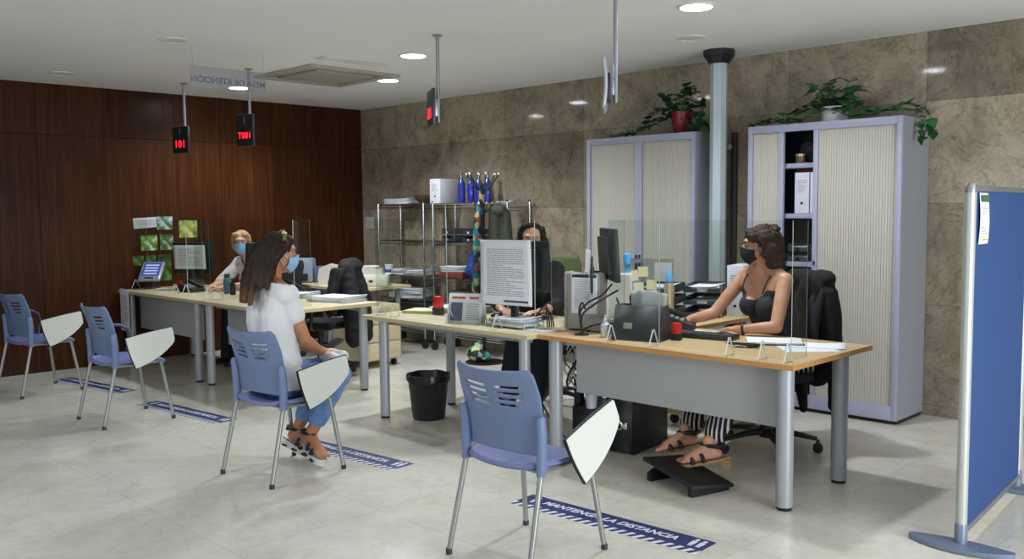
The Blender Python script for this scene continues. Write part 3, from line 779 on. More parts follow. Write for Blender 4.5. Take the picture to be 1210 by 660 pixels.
def hung_sheet(name, label, cat, M, w, h, rows, curl=.0, seed=2, m=None, foot=None):
    """sheet hanging upright; M maps local x (right), y (up), z (out)"""
    t = thing(name, label, cat, M.to_translation())
    ROOTM[t.name] = Matrix.Translation(M.to_translation())
    def fn(u, v): return M @ V(((u-.5)*w + .03*curl*(1-v)*(u-.5), (v-.5)*h, .002 + curl*(.03*(1-v)**2 + .012*math.sin(u*5)*(1-v) - .02*max(0, v-.93)**2*200*.2)))
    a = MB(); a.grid(fn, 12, 16); part('sheet', a, m or M_paper, t, world=True, solid=.0006)
    if rows:
        a = lines_mb(w*.86, h*.88, rows, Matrix.Identity(4), seed=seed)
        for v in a.bm.verts:
            u_, v_ = v.co.x/w+.5, v.co.y/h+.5; q = fn(u_, v_); n = (M.to_3x3() @ V((0, 0, 1))).normalized(); v.co = q + n*.0012
        part('printed_lines', a, M_ink, t, world=True)
    if foot:
        a = MB(); a.grid(lambda u, v: fn(foot[0]+u*(foot[1]-foot[0]), foot[2]+v*(foot[3]-foot[2])) + (M.to_3x3() @ V((0, 0, 1))).normalized()*.0016, 6, 2); part('printed_bar', a, mat('dark blue print', '2c4561', .7), t, world=True)
    return t
def monitor(label, c, rz, w=.50, h=.31, lift=.16, group='computer monitors', cat='monitor', tilt=.06):
    """local +y is the screen side"""
    t = thing('computer_monitor', label, cat, c, rz, group); zc = lift + h/2
    R = Matrix.Translation((0, 0, zc)) @ Matrix.Rotation(tilt, 4, 'X')
    a = MB(); a.box((0, 0, 0), (w, .035, h), bev=.006); a.xf(R); cs = part('casing', a, M_black, t)
    a = MB(); a.prism([(-w*.36, -h*.36), (w*.36, -h*.36), (w*.36, h*.34), (-w*.36, h*.34)], 0, .03, Matrix.Translation((0, -.016, 0)) @ Matrix.Rotation(PI/2, 4, 'X')); a.xf(R); part('back_bulge', a, M_dkgrey, t)
    a = MB(); a.box((0, .0178, .008), (w-.03, .002, h-.05)); a.xf(R); part('screen', a, mat('dark screen glass', '101216', .15, emis='8fa4c8', estr=.12), cs)
    a = MB(); a.tube([(0, -.05, .015), (0, -.045, .08), (0, -.03, lift+.04)], .022, 12, flat=(1.4, .8)); part('stand_neck', a, M_black, t)
    a = MB(); a.lathe([(0, 0), (.12, 0), (.12, .008), (.05, .018), (.03, .04), (0, .04)], 28, (0, -.05, 0)); part('stand_base', a, M_black, t)
    return t
def bottle(name, label, c, prof, m, cap_prof, cap_m, cat='bottle', group=None):
    t = thing(name, label, cat, c, 0, group)
    a = MB(); a.lathe(prof, 20); part('body', a, m, t)
    a = MB(); a.lathe(cap_prof, 18); part('cap', a, cap_m, t)
    return t
def stamp(label, c, rz, w=.055, h=.085):
    t = thing('self_inking_stamp', label, 'stamp', c, rz, 'self-inking stamps')
    a = MB(); a.bx(-w/2, w/2, -w*.36, w*.36, 0, h*.38, bev=.003); part('base', a, M_black, t)
    a = MB(); a.bx(-w*.46, w*.46, -w*.34, w*.34, h*.36, h, bev=.006); part('handle', a, mat('red plastic', 'd3271f', .35), t)
    return t
def box_file(label, c, rz, w=.085, d=.27, h=.32, group='white box files'):
    t = thing('box_file', label, 'box file', c, rz, group)
    a = MB(); a.bx(-w/2, w/2, 0, d, 0, h, bev=.003); part('box', a, mat('lilac white card', 'd4d5e0', .8), t)
    a = MB(); a.lathe([(0, 0), (.011, 0), (.011, .001)], 14, M=Matrix.Translation((0, -.001, .075)) @ Matrix.Rotation(PI/2, 4, 'X')); part('finger_hole', a, M_dkgrey, t)
    F = frame((0, -.0012, h*.66), (1, 0, 0), (0, 0, 1)); a = lines_mb(w*.72, h*.38, 7, F, seed=int(c[0]*100)); part('spine_print', a, M_ink, t)
    return t

# ------------------------------------------------------------------ oak desk, nearest
t = thing('document_organiser', 'black open-topped document organiser with pen and papers, behind the counter screen', 'organiser', (6.04, -2.40, DK), .22)
def trap(mb, w0, w1, d0, d1, z0, z1, sk=0.0):
    mb.add([(-w0/2, -d0/2, z0), (w0/2, -d0/2, z0), (w0/2, d0/2, z0), (-w0/2, d0/2, z0), (-w1/2, -d1/2+sk, z1), (w1/2, -d1/2+sk, z1), (w1/2, d1/2+sk, z1), (-w1/2, d1/2+sk, z1)],
           [(0, 1, 5, 4), (1, 2, 6, 5), (2, 3, 7, 6), (3, 0, 4, 7), (0, 3, 2, 1)])
a = MB(); trap(a, .30, .29, .20, .10, 0, .20); part('case', a, mat('black organiser card', '26262a', .5), t, solid=.004)
a = MB(); trap(a, .292, .285, .012, .012, .01, .185, 0); part('divider', a, M_dkgrey, t, solid=.003)
a = MB(); a.box((-.05, -.089, .085), (.055, .004, .035), rot=Euler((-.24, 0, 0)), bev=.001); part('label_holder', a, mat('silver label holder', 'a6a294', .4, metal=.3), t)
for i, (x, y, rr, l) in enumerate(((-.02, .02, .25, 'grey sheet standing in the black organiser, left one'), (.03, .025, .12, 'pale sheet leaning right in the black organiser'), (.005, .032, -.05, 'pale sheet standing upright in the black organiser'))):
    a = MB(); a.grid(lambda u, v: V(((u-.5)*.17, .03*(1-v)*0 + .01*math.sin(u*3), v*.27)), 6, 8); a.xf(Matrix.Rotation(rr, 4, 'Y')); solo('paper_sheet', a, mat('pale grey paper', 'c4c6cc', .8), l, 'paper', 'sheets in the organiser', (6.04 + x - .0*i, -2.40 + y, DK+.012), .22, solid=.0008)
for i, (x, y, rx, l) in enumerate(((-.10, .01, -.45, 'black pen leaning left out of the organiser'), (-.07, .02, -.15, 'black marker standing in the organiser'))):
    p0 = V((6.04+x, -2.40+y, DK+.03)); a = MB(); a.tube([(0, 0, 0), (.21*math.sin(rx), 0, .21*math.cos(rx)), (.225*math.sin(rx), 0, .225*math.cos(rx))], [.006, .0065, .003], 8); solo('pen', a, M_black, l, 'pen', 'pens in the organiser', tuple(p0))
stamp('red and black self-inking stamp at the right end of the black organiser', (6.215, -2.30, DK), .3, .06, .10)
bottle('spray_bottle', 'golden bottle with a pointed light blue cap behind the black organiser', (5.68, -1.62, DK), [(0, 0), (.029, 0), (.031, .008), (.031, .25), (.024, .268), (.015, .272), (0, .272)], mat('pale gold bottle', 'b9a583', .3, metal=.3),
       [(0, .27), (.028, .27), (.028, .285), (.020, .315), (.010, .345), (.003, .36), (0, .36)], mat('light blue cap', '5fa6dc', .4))
bottle('sanitiser_bottle', 'small clear sanitiser bottle left of the black organiser', (5.83, -2.48, DK), [(0, 0), (.026, 0), (.028, .01), (.028, .075), (.012, .09), (0, .09)], mat('milky clear plastic', 'c9d0d8', .25), [(0, .09), (.013, .09), (.013, .11), (.005, .112), (.005, .13), (0, .13)], M_white)
# keyboard
t = thing('keyboard', 'black keyboard on the oak desk in front of the curly-haired worker', 'keyboard', (6.28, -2.12, DK), .16)
a = MB(); a.box((0, 0, .012), (.40, .14, .024), bev=.005); part('case', a, M_black, t)
for r in range(5):
    a = MB()
    for k in range(15): a.box((-.18 + k*.0257, -.05 + r*.024, .027), (.021, .019, .008), bev=.002, seg=1)
    part('key_row', a, M_dkgrey, t)
sheet('paper_sheet', 'white sheet under the hands of the curly-haired worker', 'paper', (6.20, -1.93, DK), .21, .15, .3, 6)
t = thing('notepad', 'white writing pad with black edge on the oak desk', 'notepad', (6.70, -2.04, DK), .55)
a = MB(); a.box((0, 0, .004), (.31, .22, .008), bev=.001); part('backing', a, M_black, t)
a = MB(); a.box((-.003, .003, .012), (.30, .21, .009), bev=.001); part('pages', a, M_paper, t)
sheet('paper_sheet', 'loose white sheet at the right end of the oak desk, front one', 'paper', (6.95, -2.13, DK), .30, .21, .75, 0, 'loose sheets at the desk end', curl=.002)
sheet('paper_sheet', 'loose white sheet at the right end of the oak desk, rear one', 'paper', (6.93, -1.99, DK), .30, .21, .45, 0, 'loose sheets at the desk end', curl=.003, lift=.002)
a = MB(); rnd = random.Random(5)
for k in range(5):
    q = [];
    for i in range(24):
        g = i*.9 + k; q.append((.055*math.cos(g)*(1-.02*i) + rnd.uniform(-.02, .02) + .02*k-.04, .025*math.sin(g) + rnd.uniform(-.008, .008), .006 + .012*abs(math.sin(g*.7+k))))
    a.tube(q, .0045, 6)
solo('coiled_cable', a, M_black, 'tangled black cable beside the writing pad', 'cable', None, (6.66, -2.29, DK), .3)
a = MB(); q = [(.05*math.cos(i*.5), .02*math.sin(i*.5), .004+.01*abs(math.sin(i*.8))) for i in range(26)]; a.tube(q, .0028, 6); solo('earphones', a, M_offwhite, 'white cord tangled in the black cable beside the writing pad', 'cord', None, (6.64, -2.31, DK), .4)
# grey case with notice
t = thing('computer_case', 'upright light grey computer case with a taped notice at left end of oak desk', 'computer', (5.555, -2.36, DK), math.atan2(.17, .15)-.62)
a = MB(); a.bx(-.115, .115, 0, .10, .01, .365, bev=.006); part('body', a, mat('light grey steel', 'a3a4a6', .45, metal=.2), t)
a = MB(); a.bx(-.135, -.116, -.003, .103, .005, .37, bev=.006); part('front_bezel', a, mat('beige bezel', 'a39a8e', .5), t)
for sx in (-.09, .09):
    a = MB(); a.bx(sx-.015, sx+.015, .01, .09, 0, .012); part('foot', a, M_black, t)
Mcase = Matrix.Translation((5.555, -2.36, DK)) @ Matrix.Rotation(math.atan2(.17, .15)-.62, 4, 'Z')
Fm = Mcase @ frame((.01, -.004, .235), (1, 0, 0), (0, 0, 1))
nt = hung_sheet('notice', 'white notice with a dark heading taped to the grey computer case', 'notice', Fm, .185, .25, 17, .05, 4)
a = MB(); a.box((0, .112, .003), (.17, .02, .001)); a.xf(Fm); part('heading', a, M_black, nt, world=True)
# monitor 1 and its neighbours
monitor('black monitor seen edge-on, facing the curly-haired worker', (5.59, -2.14, DK), math.atan2(.75, .66)-PI/2, .5, .33, .31)
bk = V((-.66, -.75, 0))
t = thing('document_holder', 'dark holder with a curled white sheet behind the edge-on monitor', 'holder', (5.56, -2.28, DK), math.atan2(.75, .66)-PI/2)
a = MB(); a.bx(-.02, .02, -.012, .012, 0, .40, bev=.004); a.bx(-.09, .09, -.05, .05, 0, .012, bev=.003); part('stand', a, M_black, t)
a = MB(); a.bx(-.10, .10, -.022, -.008, .24, .47, bev=.004); part('backplate', a, M_dkgrey, t)
a = MB(); a.tube([(0, .0, .36), (0, .05, .36)], .016, 10); part('link', a, M_black, t)
a = MB(); a.grid(lambda u, v: V(((u-.5)*.21, -.024 - .03*(1-v)**2 - .02*max(0, v-.85)**2*40*.02, .20 + .31*v)), 6, 12); part('sheet', a, M_paper, t, solid=.0008)
t = thing('cable_stand', 'round black base with arching black cables beside the grey computer case', 'cable stand', (5.66, -2.50, DK))
a = MB(); a.lathe([(0, 0), (.045, 0), (.045, .006), (.012, .014), (.009, .05), (0, .05)], 24); part('base', a, M_black, t)
for q in ([(0, 0, .04), (-.01, 0, .14), (.02, .05, .20), (.06, .13, .24), (.06, .22, .30)], [(0, 0, .04), (.005, 0, .12), (.04, .04, .17), (.08, .12, .22), (.09, .24, .26)], [(0, 0, .03), (-.03, .02, .10), (-.06, .05, .15), (-.045, .06, .19), (-.02, .06, .15)], [(0, .01, .03), (.05, .08, .06), (.12, .15, .05), (.16, .2, .02)]):
    pts = []
    for i in range(len(q)-1):
        for k in range(5):
            f = k/5; P0 = V(q[max(0, i-1)]); P1 = V(q[i]); P2 = V(q[i+1]); P3 = V(q[min(len(q)-1, i+2)])
            pts.append(.5*((2*P1) + (P2-P0)*f + (2*P0-5*P1+4*P2-P3)*f*f + (3*P1-P0-3*P2+P3)*f**3))
    a = MB(); a.tube(pts + [V(q[-1])], .006, 8); part('cable', a, M_black, t)
t = thing('docking_box', 'flat light grey box on the oak desk under the edge-on monitor', 'computer', (5.70, -2.24, DK), .1)
a = MB(); a.bx(-.14, .14, -.11, .0, .006, .085, bev=.005); part('body', a, mat('light grey steel', 'a3a4a6', .45, metal=.2), t)
a = MB(); a.bx(.05, .10, -.114, -.109, .02, .07, bev=.001); part('front_slot', a, M_black, t)
# return desk
def tray_tower(label, c, rz, n=3, w=.25, d=.34, gap=.085, col=None):
    t = thing('letter_tray_tower', label, 'letter trays', c, rz, 'tiered letter trays'); m = col or mat('smoked tray plastic', '3c4048', .25)
    for i in range(n):
        z = i*gap; a = MB()
        a.bx(-w/2, w/2, 0, d, z+.004, z+.008); a.bx(-w/2, -w/2+.004, 0, d, z+.004, z+.06); a.bx(w/2-.004, w/2, 0, d, z+.004, z+.06); a.bx(-w/2, w/2, d-.004, d, z+.004, z+.06)
        a.bx(-w/2, -w/2+.09, -.002, .002, z+.004, z+.035); a.bx(w/2-.09, w/2, -.002, .002, z+.004, z+.035); part('tray', a, m, t)
    for sx in (-w/2, w/2):
        for y in (.03, d-.03):
            a = MB(); a.tube([(sx, y, 0), (sx, y, (n-1)*gap+.06)], .004, 6); part('riser', a, M_chrome, t)
    return t
for k, (cx, cy, rz, l) in enumerate(((5.48, -1.50, .35, 'front tower of smoked letter trays on the oak return desk'), (5.72, -1.28, .35, 'rear tower of smoked letter trays on the oak return desk'))):
    tray_tower(l, (cx, cy, DK), rz, 3)
    for i in range(3): stack(f'white papers in the {("bottom", "middle", "top")[i]} tray of the {("front", "rear")[k]} smoked tower', (cx - .055, cy + .165, DK + .0085 + i*.085), .20, .28, rz, 5 + i*2, 'papers in the letter trays', .004, i+k*5)
t = thing('note_board', 'clear acrylic board with cream sticky notes on the return desk', 'note board', (5.50, -1.60, DK), .42)
a = MB(); a.bx(-.17, .17, -.002, .002, .0, .42); part('panel', a, glass_mat('note board acrylic', 'eef2f4', .10), t)
a = MB(); a.bx(-.17, .17, -.05, .05, 0, .004); part('base', a, M_clearedge, t)
for x, z, l in ((-.11, .30, ''), (-.04, .33, ''), (-.07, .22, ''), (.02, .24, '')):
    a = MB(); a.box((x, -.004, z), (.07, .001, .07), rot=Euler((0, x, 0))); part('sticky_note', a, M_cream, t)
a = MB(); a.box((.10, -.004, .33), (.12, .001, .13)); part('printed_card', a, mat('pale grey card', 'b9bdc0', .8), t)
bottle('pump_bottle', 'light blue pump bottle standing by the clear note board', (5.36, -1.66, DK), [(0, 0), (.035, 0), (.036, .01), (.036, .26), (.03, .28), (.014, .30), (0, .30)], mat('whitish bottle', 'c3d4e0', .3), [(0, .30), (.02, .30), (.022, .33), (.014, .345), (.014, .37), (.028, .38), (.028, .44), (.018, .455), (0, .457)], mat('sky blue pump', '4a9ad4', .35))
F = frame((5.36, -1.80, DK+.17), (.9, .43, 0), (.1, -.2, 1)); hung_sheet('paper_sheet', 'white sheet propped up between the edge-on monitor and the blue pump bottle', 'paper', F, .25, .33, 0, .2, 8)
t = thing('desk_phone', 'dark grey desk phone with sloping face, in front of the letter trays', 'telephone', (5.93, -1.88, DK), .5)
a = MB(); a.prism([(-.11, 0), (.11, 0), (.11, .03), (-.08, .10), (-.11, .10)], -.09, .09, Matrix.Rotation(PI/2, 4, 'X')); part('base', a, M_dkgrey, t)
a = MB(); a.box((-.0, .065, .085), (.2, .05, .035), rot=Euler((0, .36, 0)), bev=.012); part('handset', a, M_black, t)
a = MB()
for i in range(3):
    for j in range(4): a.box((-.03 + i*.03, -.06 + j*.025, .083 - i*.011), (.018, .014, .006), rot=Euler((0, .36, 0)))
part('keypad', a, M_ink, t)
box_file('white box file standing on the return desk, left of the curly-haired worker', (5.86, -1.08, DK), .2, .12, .27, .36)
box_file('white box file at the back of the return desk, lower of two stacked', (5.82, -.78, DK), .2, .08, .16, .32)
box_file('white box file on top of another, behind the curly-haired worker', (5.82, -.78, DK+.321), .2, .08, .16, .30)

# under the oak desk
t = thing('computer_tower', 'black computer tower with a chrome mark on the floor under the oak desk', 'computer', (5.82, -2.32, 0), .12)
a = MB(); a.bx(-.10, .10, .0, .42, .015, .40, bev=.008); part('case', a, M_black, t)
a = MB(); a.bx(-.095, .095, -.022, .0, .015, .395, bev=.008); part('front_bezel', a, mat('glossy black', '111114', .18), t)
a = MB(); a.lathe([(.022, 0), (.03, .003), (.022, .006)], 20, M=Matrix.Translation((.0, -.024, .18)) @ Matrix.Rotation(PI/2, 4, 'X')); a.box((.045, -.024, .18), (.03, .004, .04), bev=.001); part('chrome_mark', a, M_chrome, t)
for sx in (-.07, .07):
    a = MB(); a.bx(sx-.02, sx+.02, .02, .4, 0, .016); part('foot', a, M_rubber, t)
t = thing('paper_cup', 'crumpled white cup on top of the black case under the oak desk', 'cup', (5.62, -2.36, .262))
a = MB(); a.lathe([(0, 0), (.032, 0), (.04, .09), (.042, .092), (.038, .09), (.03, .006), (0, .006)], 16)
for v in a.bm.verts: v.co += V((noise.noise(v.co*40)*.006, noise.noise(v.co*40+V((9, 0, 0)))*.006, 0))
part('cup', a, mat('lilac white paper cup', 'c9c9de', .6), t)
a = MB(); a.tube([(-.03, -.02, .085), (.02, .01, .088), (.028, .03, .07)], .004, 6); part('crumpled_tissue', a, M_black, t)
t = thing('battery_backup', 'low black power unit on the floor under the oak desk, left of the tower', 'power unit', (5.57, -2.36, 0), .12)
a = MB(); a.bx(-.09, .09, -.02, .30, .01, .262, bev=.01); part('case', a, M_black, t)
a = MB(); a.bx(-.04, .04, -.024, -.018, .17, .21, bev=.002); part('front_panel', a, M_dkgrey, t)
# footrest
t = thing('footrest', 'tilted black footrest under the sandals of the curly-haired worker', 'footrest', (6.49, -2.59, 0), -.26)
R = Matrix.Translation((0, 0, .075)) @ Euler((math.radians(-6), math.radians(9), 0)).to_matrix().to_4x4()
a = MB(); a.box((0, 0, 0), (.42, .30, .022), bev=.008)
for i in range(9): a.box((0, -.12 + i*.03, .012), (.38, .008, .004))
a.xf(R); part('platform', a, mat('ribbed black plastic', '1b1b1d', .55), t)
for sx in (-.17, .17):
    a = MB(); a.prism([(-.13, 0), (.13, 0), (.13, .05), (.05, .055 - sx*.15), (-.05, .055 - sx*.15), (-.13, .045)], -.015, .015, Matrix.Translation((sx, 0, 0)) @ Matrix(((0, 0, 1, 0), (1, 0, 0, 0), (0, 1, 0, 0), (0, 0, 0, 1)))); part('side_support', a, M_black, t)
# cable bundle and power strip
rnd = random.Random(9)
for i in range(9):
    x = 5.385 + i*.012; q = []
    for k in range(9):
        f = k/8; q.append((x + .03*math.sin(k*1.1+i) - .02*f, -2.30 + .02*math.sin(k*.8+i*2), .70 - .34*f + .02*math.sin(k+i)))
    a = MB(); a.tube(q, .005 if i % 3 else .0065, 6)
    wh = i % 2 == 0
    solo('hanging_cable', a, M_white if wh else M_black, f'{"white" if wh else "black"} cable hanging under the left end of the oak desk', 'cable', f'{"white" if wh else "black"} cables hanging under the oak desk')
t = thing('power_strip', 'black power strip hanging upright behind the leg of the oak desk', 'power strip', (5.44, -2.27, .02))
a = MB(); a.bx(-.028, .028, -.02, .02, 0, .42, bev=.005); part('body', a, M_black, t)
for i in range(5):
    a = MB(); a.lathe([(0, 0), (.018, 0), (.018, .003), (.014, .003), (.014, -.002), (0, -.002)], 14, M=Matrix.Translation((0, -.0205, .05 + i*.08)) @ Matrix.Rotation(PI/2, 4, 'X')); part('socket', a, M_dkgrey, t)
a = MB(); a.tube([(5.50-5.5, 0, 0), (-.04, -.1, .12), (-.14, -.14, .32), (-.2, -.1, .36)], .006, 8); solo('power_cable', a, M_black, 'black cable looping from the desk leg towards the nearest chair', 'cable', None, (5.50, -2.45, .05))

# ------------------------------------------------------------------ middle maple desk
F = frame((5.175, -2.664, 1.11), (.47, .0, .004), (.0, -.02, 1)); hung_sheet('notice', 'large white printed sheet hanging on the middle counter screen, hiding a worker\'s face', 'notice', F, .45, .41, 24, .35, 12, foot=(.48, .93, .045, .075))
monitor('black monitor behind the large hanging printed sheet', (5.03, -2.40, DK), .05, .52, .33, .23)
t = thing('keyboard', 'black keyboard on the middle desk behind the hanging sheet', 'keyboard', (4.78, -2.14, DK), .1)
a = MB(); a.box((0, 0, .012), (.42, .14, .022), bev=.005); part('case', a, M_black, t)
for r in range(5):
    a = MB()
    for k in range(15): a.box((-.185 + k*.0264, -.05 + r*.024, .026), (.021, .019, .008), bev=.002, seg=1)
    part('key_row', a, M_dkgrey, t)
t = thing('wire_letter_tray', 'low wire tray of papers under the large hanging sheet', 'letter tray', (5.08, -2.54, DK), .05)
a = MB()
for z in (.012, .04): a.tube([(-.17, -.05, z), (.17, -.05, z), (.17, .14, z), (-.17, .14, z)], .003, 6, closed=True)
for i in range(9): a.tube([(-.16 + i*.04, -.05, .012), (-.16 + i*.04, .14, .012)], .0018, 5)
for x in (-.17, .17):
    for y in (-.05, .14): a.tube([(x, y, 0), (x, y, .045)], .003, 6)
part('wire_frame', a, M_chrome, t)
stack('messy white papers in the wire tray under the hanging sheet', (5.08, -2.50, DK+.016), .30, .18, .05, 9, None, .005, 22)
stamp('large red and black self-inking stamp on the middle desk', (4.16, -2.36, DK), .2, .075, .135)
t = thing('desk_calendar', 'tent-shaped desk calendar with a photo and orange heading on the middle desk', 'calendar', (4.68, -2.55, DK), .42)
for s in (-1, 1):
    a = MB(); a.add([(-.125, s*.055, 0), (.125, s*.055, 0), (.125, s*.006, .20), (-.125, s*.006, .20)], [(0, 1, 2, 3)]); part('card', a, M_paper, t, solid=.002)
F = frame((0, -.0325, .10), (1, 0, 0), (0, .24, 1))
a = MB(); a.box((-.06, -.022, .002), (.085, .125, .001)); a.xf(F); part('photograph', a, mat('bluish photo print', '5b5d7a', .5, var=.5, scale=25), t)
a = MB(); a.box((-.05, .073, .002), (.1, .016, .001)); a.box((.062, .073, .002), (.07, .014, .001)); a.xf(F); part('orange_heading', a, mat('orange print', 'd9643a', .6), t)
a = lines_mb(.11, .14, 9, F @ Matrix.Translation((.06, -.02, .001)), seed=6, ragged=False); part('date_grid', a, M_ink, t)
a = MB()
for i in range(16): a.tube([(-.115 + i*.0153 + .004*math.cos(g), .008*math.sin(g), .20 + .008*math.cos(g)) for g in [k*.7 for k in range(9)]], .0012, 4)
part('wire_binding', a, M_chrome, t)
stack('cream and white papers at the left end of the middle desk', (3.98, -2.33, DK), .30, .21, .5, 6, None, .004, 31, m=M_cream)
stack('white paper pile behind the large red stamp', (4.16, -2.12, DK), .42, .26, .2, 8, None, .005, 32)
sheet('paper_sheet', 'single white sheet near the front edge of the middle desk, by the oak desk', 'paper', (5.30, -2.66+.16, DK), .2, .14, .1, 0, None, curl=.001)
a = MB()
for i in range(4): a.tube([(.0, 0, .005), (.05+i*.02, .05, .10+.02*i), (.16, .02*i, .16-.03*i), (.2, -.03+.02*i, .02)], .005, 6)
solo('coiled_cable', a, M_black, 'black cables arching at the right end of the middle desk', 'cable', None, (5.17, -2.46, DK))
# waste bin
t = thing('waste_bin', 'black waste bin with a black bag on the floor under the middle desk', 'bin', (4.20, -2.50, 0))
a = MB(); a.lathe([(0, .004), (.112, .004), (.118, .012), (.15, .31), (.155, .315), (.152, .318), (.145, .31), (.112, .016), (0, .014)], 28); part('bucket', a, mat('black bin plastic', '1c1c1f', .5), t)
a = MB(); a.lathe([(.148, .27), (.157, .275), (.16, .30), (.157, .325), (.148, .328), (.138, .31), (.125, .24), (.09, .2)], 36)
for v in a.bm.verts: v.co += V((noise.noise(v.co*22), noise.noise(v.co*22+V((7, 0, 0))), noise.noise(v.co*16+V((0, 9, 0)))*1.2))*.008
part('bin_bag', a, mat('black bin bag', '141416', .35), t)

# ------------------------------------------------------------------ left desks
monitor('black monitor with a printed landscape sheet taped on its back, far left desk', (.64, -2.52, DK), .52, .44, .31, .16)
Mm = Matrix.Translation((.64, -2.52, DK)) @ Matrix.Rotation(.52, 4, 'Z')
Fb = Mm @ frame((-.01, -.054, .325), (1, 0, 0), (0, -.06, 1)); hung_sheet('notice', 'landscape printed sheet taped to the monitor on the far left desk', 'notice', Fb, .35, .235, 9, .04, 21)
monitor('black monitor between the blonde worker and the seated visitor', (1.78, -2.42, DK), PI - 1.15, .46, .30, .19)
t = thing('touch_terminal', 'tilted silver touch-screen terminal at the left end of the far desk', 'terminal', (.16, -2.74, DK), .85)
a = MB(); a.box((0, 0, .012), (.14, .12, .024), bev=.008); a.tube([(0, 0, .02), (0, .03, .08), (0, .02, .15)], .025, 12); part('stand', a, M_dkgrey, t)
R = Matrix.Translation((0, -.0, .17)) @ Euler((math.radians(40), 0, 0)).to_matrix().to_4x4()
a = MB(); a.box((0, 0, 0), (.22, .27, .035), bev=.016, seg=3); a.xf(R); part('housing', a, mat('silver plastic', 'aab0bb', .35, metal=.3), t)
a = MB(); a.box((0, .02, .0175), (.175, .19, .003)); a.xf(R); sc_ = part('screen', a, mat('blue lit screen', '3a4480', .2, emis='4a58b8', estr=.5), t)
a = MB()
for i in range(4): a.box((0, .075 - i*.04, .0195), (.13, .017, .001))
a.xf(R); part('menu_rows', a, mat('pale screen rows', 'b7bfe6', .3, emis='b7bfe6', estr=.5), sc_)
a = MB(); a.box((0, -.105, .018), (.09, .022, .004), bev=.002); a.xf(R); part('key_strip', a, M_dkgrey, t)
hung_sheet('notice', 'printed sheets hanging from the front edge of the far left desk', 'notice', frame((.19, -3.036, .55), (1, 0, 0), (0, 0, 1)), .20, .42, 16, .02, 14)
t = thing('desk_phone', 'black desk phone on the far left desk below the taped monitor', 'telephone', (.86, -2.66, DK), .3)
a = MB(); a.prism([(-.09, 0), (.09, 0), (.09, .03), (-.07, .08), (-.09, .08)], -.08, .08, Matrix.Rotation(PI/2, 4, 'X')); part('base', a, M_black, t)
a = MB(); a.box((0, .06, .07), (.19, .045, .03), rot=Euler((0, .3, 0)), bev=.01); part('handset', a, M_black, t)
a = MB()
for i in range(3):
    for j in range(4): a.box((-.03 + i*.028, -.06 + j*.022, .067 - i*.0085), (.016, .012, .005), rot=Euler((0, .3, 0)))
part('keypad', a, M_ink, t)
bottle('flask', 'teal flask on the far desk in front of the blonde worker', (1.30, -2.52, DK), [(0, 0), (.034, 0), (.036, .01), (.036, .13), (.028, .15), (0, .15)], mat('teal enamel', '4f7f8f', .35), [(0, .15), (.026, .15), (.026, .185), (0, .188)], M_dkgrey)
bottle('hand_gel', 'dark hand gel bottle beside the teal flask', (1.46, -2.55, DK), [(0, 0), (.025, 0), (.026, .01), (.026, .1), (.012, .115), (0, .115)], M_black, [(0, .115), (.01, .115), (.01, .14), (.02, .142), (.02, .15), (0, .15)], M_black)
stamp('small red stamp on the far left desk', (.48, -2.6, DK), .3)
sheet('paper_sheet', 'white sheet beside the silver terminal on the far left desk', 'paper', (.36, -2.72, DK), .2, .15, .3, 5)
stack('white papers in front of the blonde worker', (1.02, -2.36, DK), .28, .2, .3, 4, None, .004, 41)
stack('white paper pile at the right end of the desk in front of the seated visitor', (2.72, -2.26, DK), .42, .28, .25, 9, None, .005, 42)
stack('white papers beside the head of the seated visitor on her desk', (2.16, -2.28, DK), .30, .22, .4, 7, None, .006, 43)
t = thing('desk_phone', 'black desk phone on the desk of the seated visitor', 'telephone', (1.98, -2.24, DK), .6)
a = MB(); a.prism([(-.1, 0), (.1, 0), (.1, .035), (-.07, .11), (-.1, .11)], -.09, .09, Matrix.Rotation(PI/2, 4, 'X')); part('base', a, M_black, t)
a = MB(); a.box((0, .06, .095), (.2, .05, .035), rot=Euler((0, .4, 0)), bev=.011); part('handset', a, M_black, t)
t = thing('card_holder', 'small dark open box on the desk of the seated visitor', 'box', (2.42, -2.55, DK), .2)
a = MB(); trap(a, .09, .10, .06, .07, 0, .075); part('box', a, M_dkgrey, t, solid=.004)
a = MB(); a.bx(-.035, .035, -.02, -.0, .006, .09); part('card_block', a, M_paper, t)
# printers on the side table
t = thing('label_printer', 'upright pale blue label printer at the left end of the side table', 'printer', (.68, -1.30, DK), .75)
a = MB(); a.bx(-.12, .12, -.10, .12, .0, .26, bev=.03, ); part('body', a, mat('pale blue-grey plastic', '9aa6b8', .4), t)
a = MB(); a.bx(-.075, .075, -.115, -.095, .02, .10, bev=.006); part('paper_slot', a, M_dkgrey, t)
a = MB(); a.box((-.02, -.102, .19), (.05, .004, .014)); part('maker_plate', a, M_ink, t)
a = MB(); a.bx(.13, .32, -.06, .14, .0, .17, bev=.012); part('side_unit', a, mat('slate blue plastic', '5d6a86', .45), t)
t = thing('receipt_printer', 'rounded white receipt printer in the middle of the side table', 'printer', (1.20, -1.26, DK), .8)
a = MB(); a.prism([(-.14, 0), (.16, 0), (.17, .05), (.15, .13), (.08, .19), (-.04, .215), (-.13, .18), (-.15, .08)], -.11, .11, Matrix.Translation((0, 0, .0)) @ Matrix.Rotation(PI/2, 4, 'X')); part('body', a, mat('warm white casing', 'c9c6bd', .45), t)
a = MB(); a.box((.11, -.0, .165), (.05, .14, .012), rot=Euler((0, .72, 0)), bev=.003); part('paper_slot', a, M_black, t)
a = MB(); a.bx(-.02, .12, -.13, .13, 0, .03, bev=.004); part('base', a, M_offwhite, t)
t = thing('cash_drawer', 'flat white drawer unit at the right end of the side table', 'drawer unit', (1.69, -1.13, DK), .85)
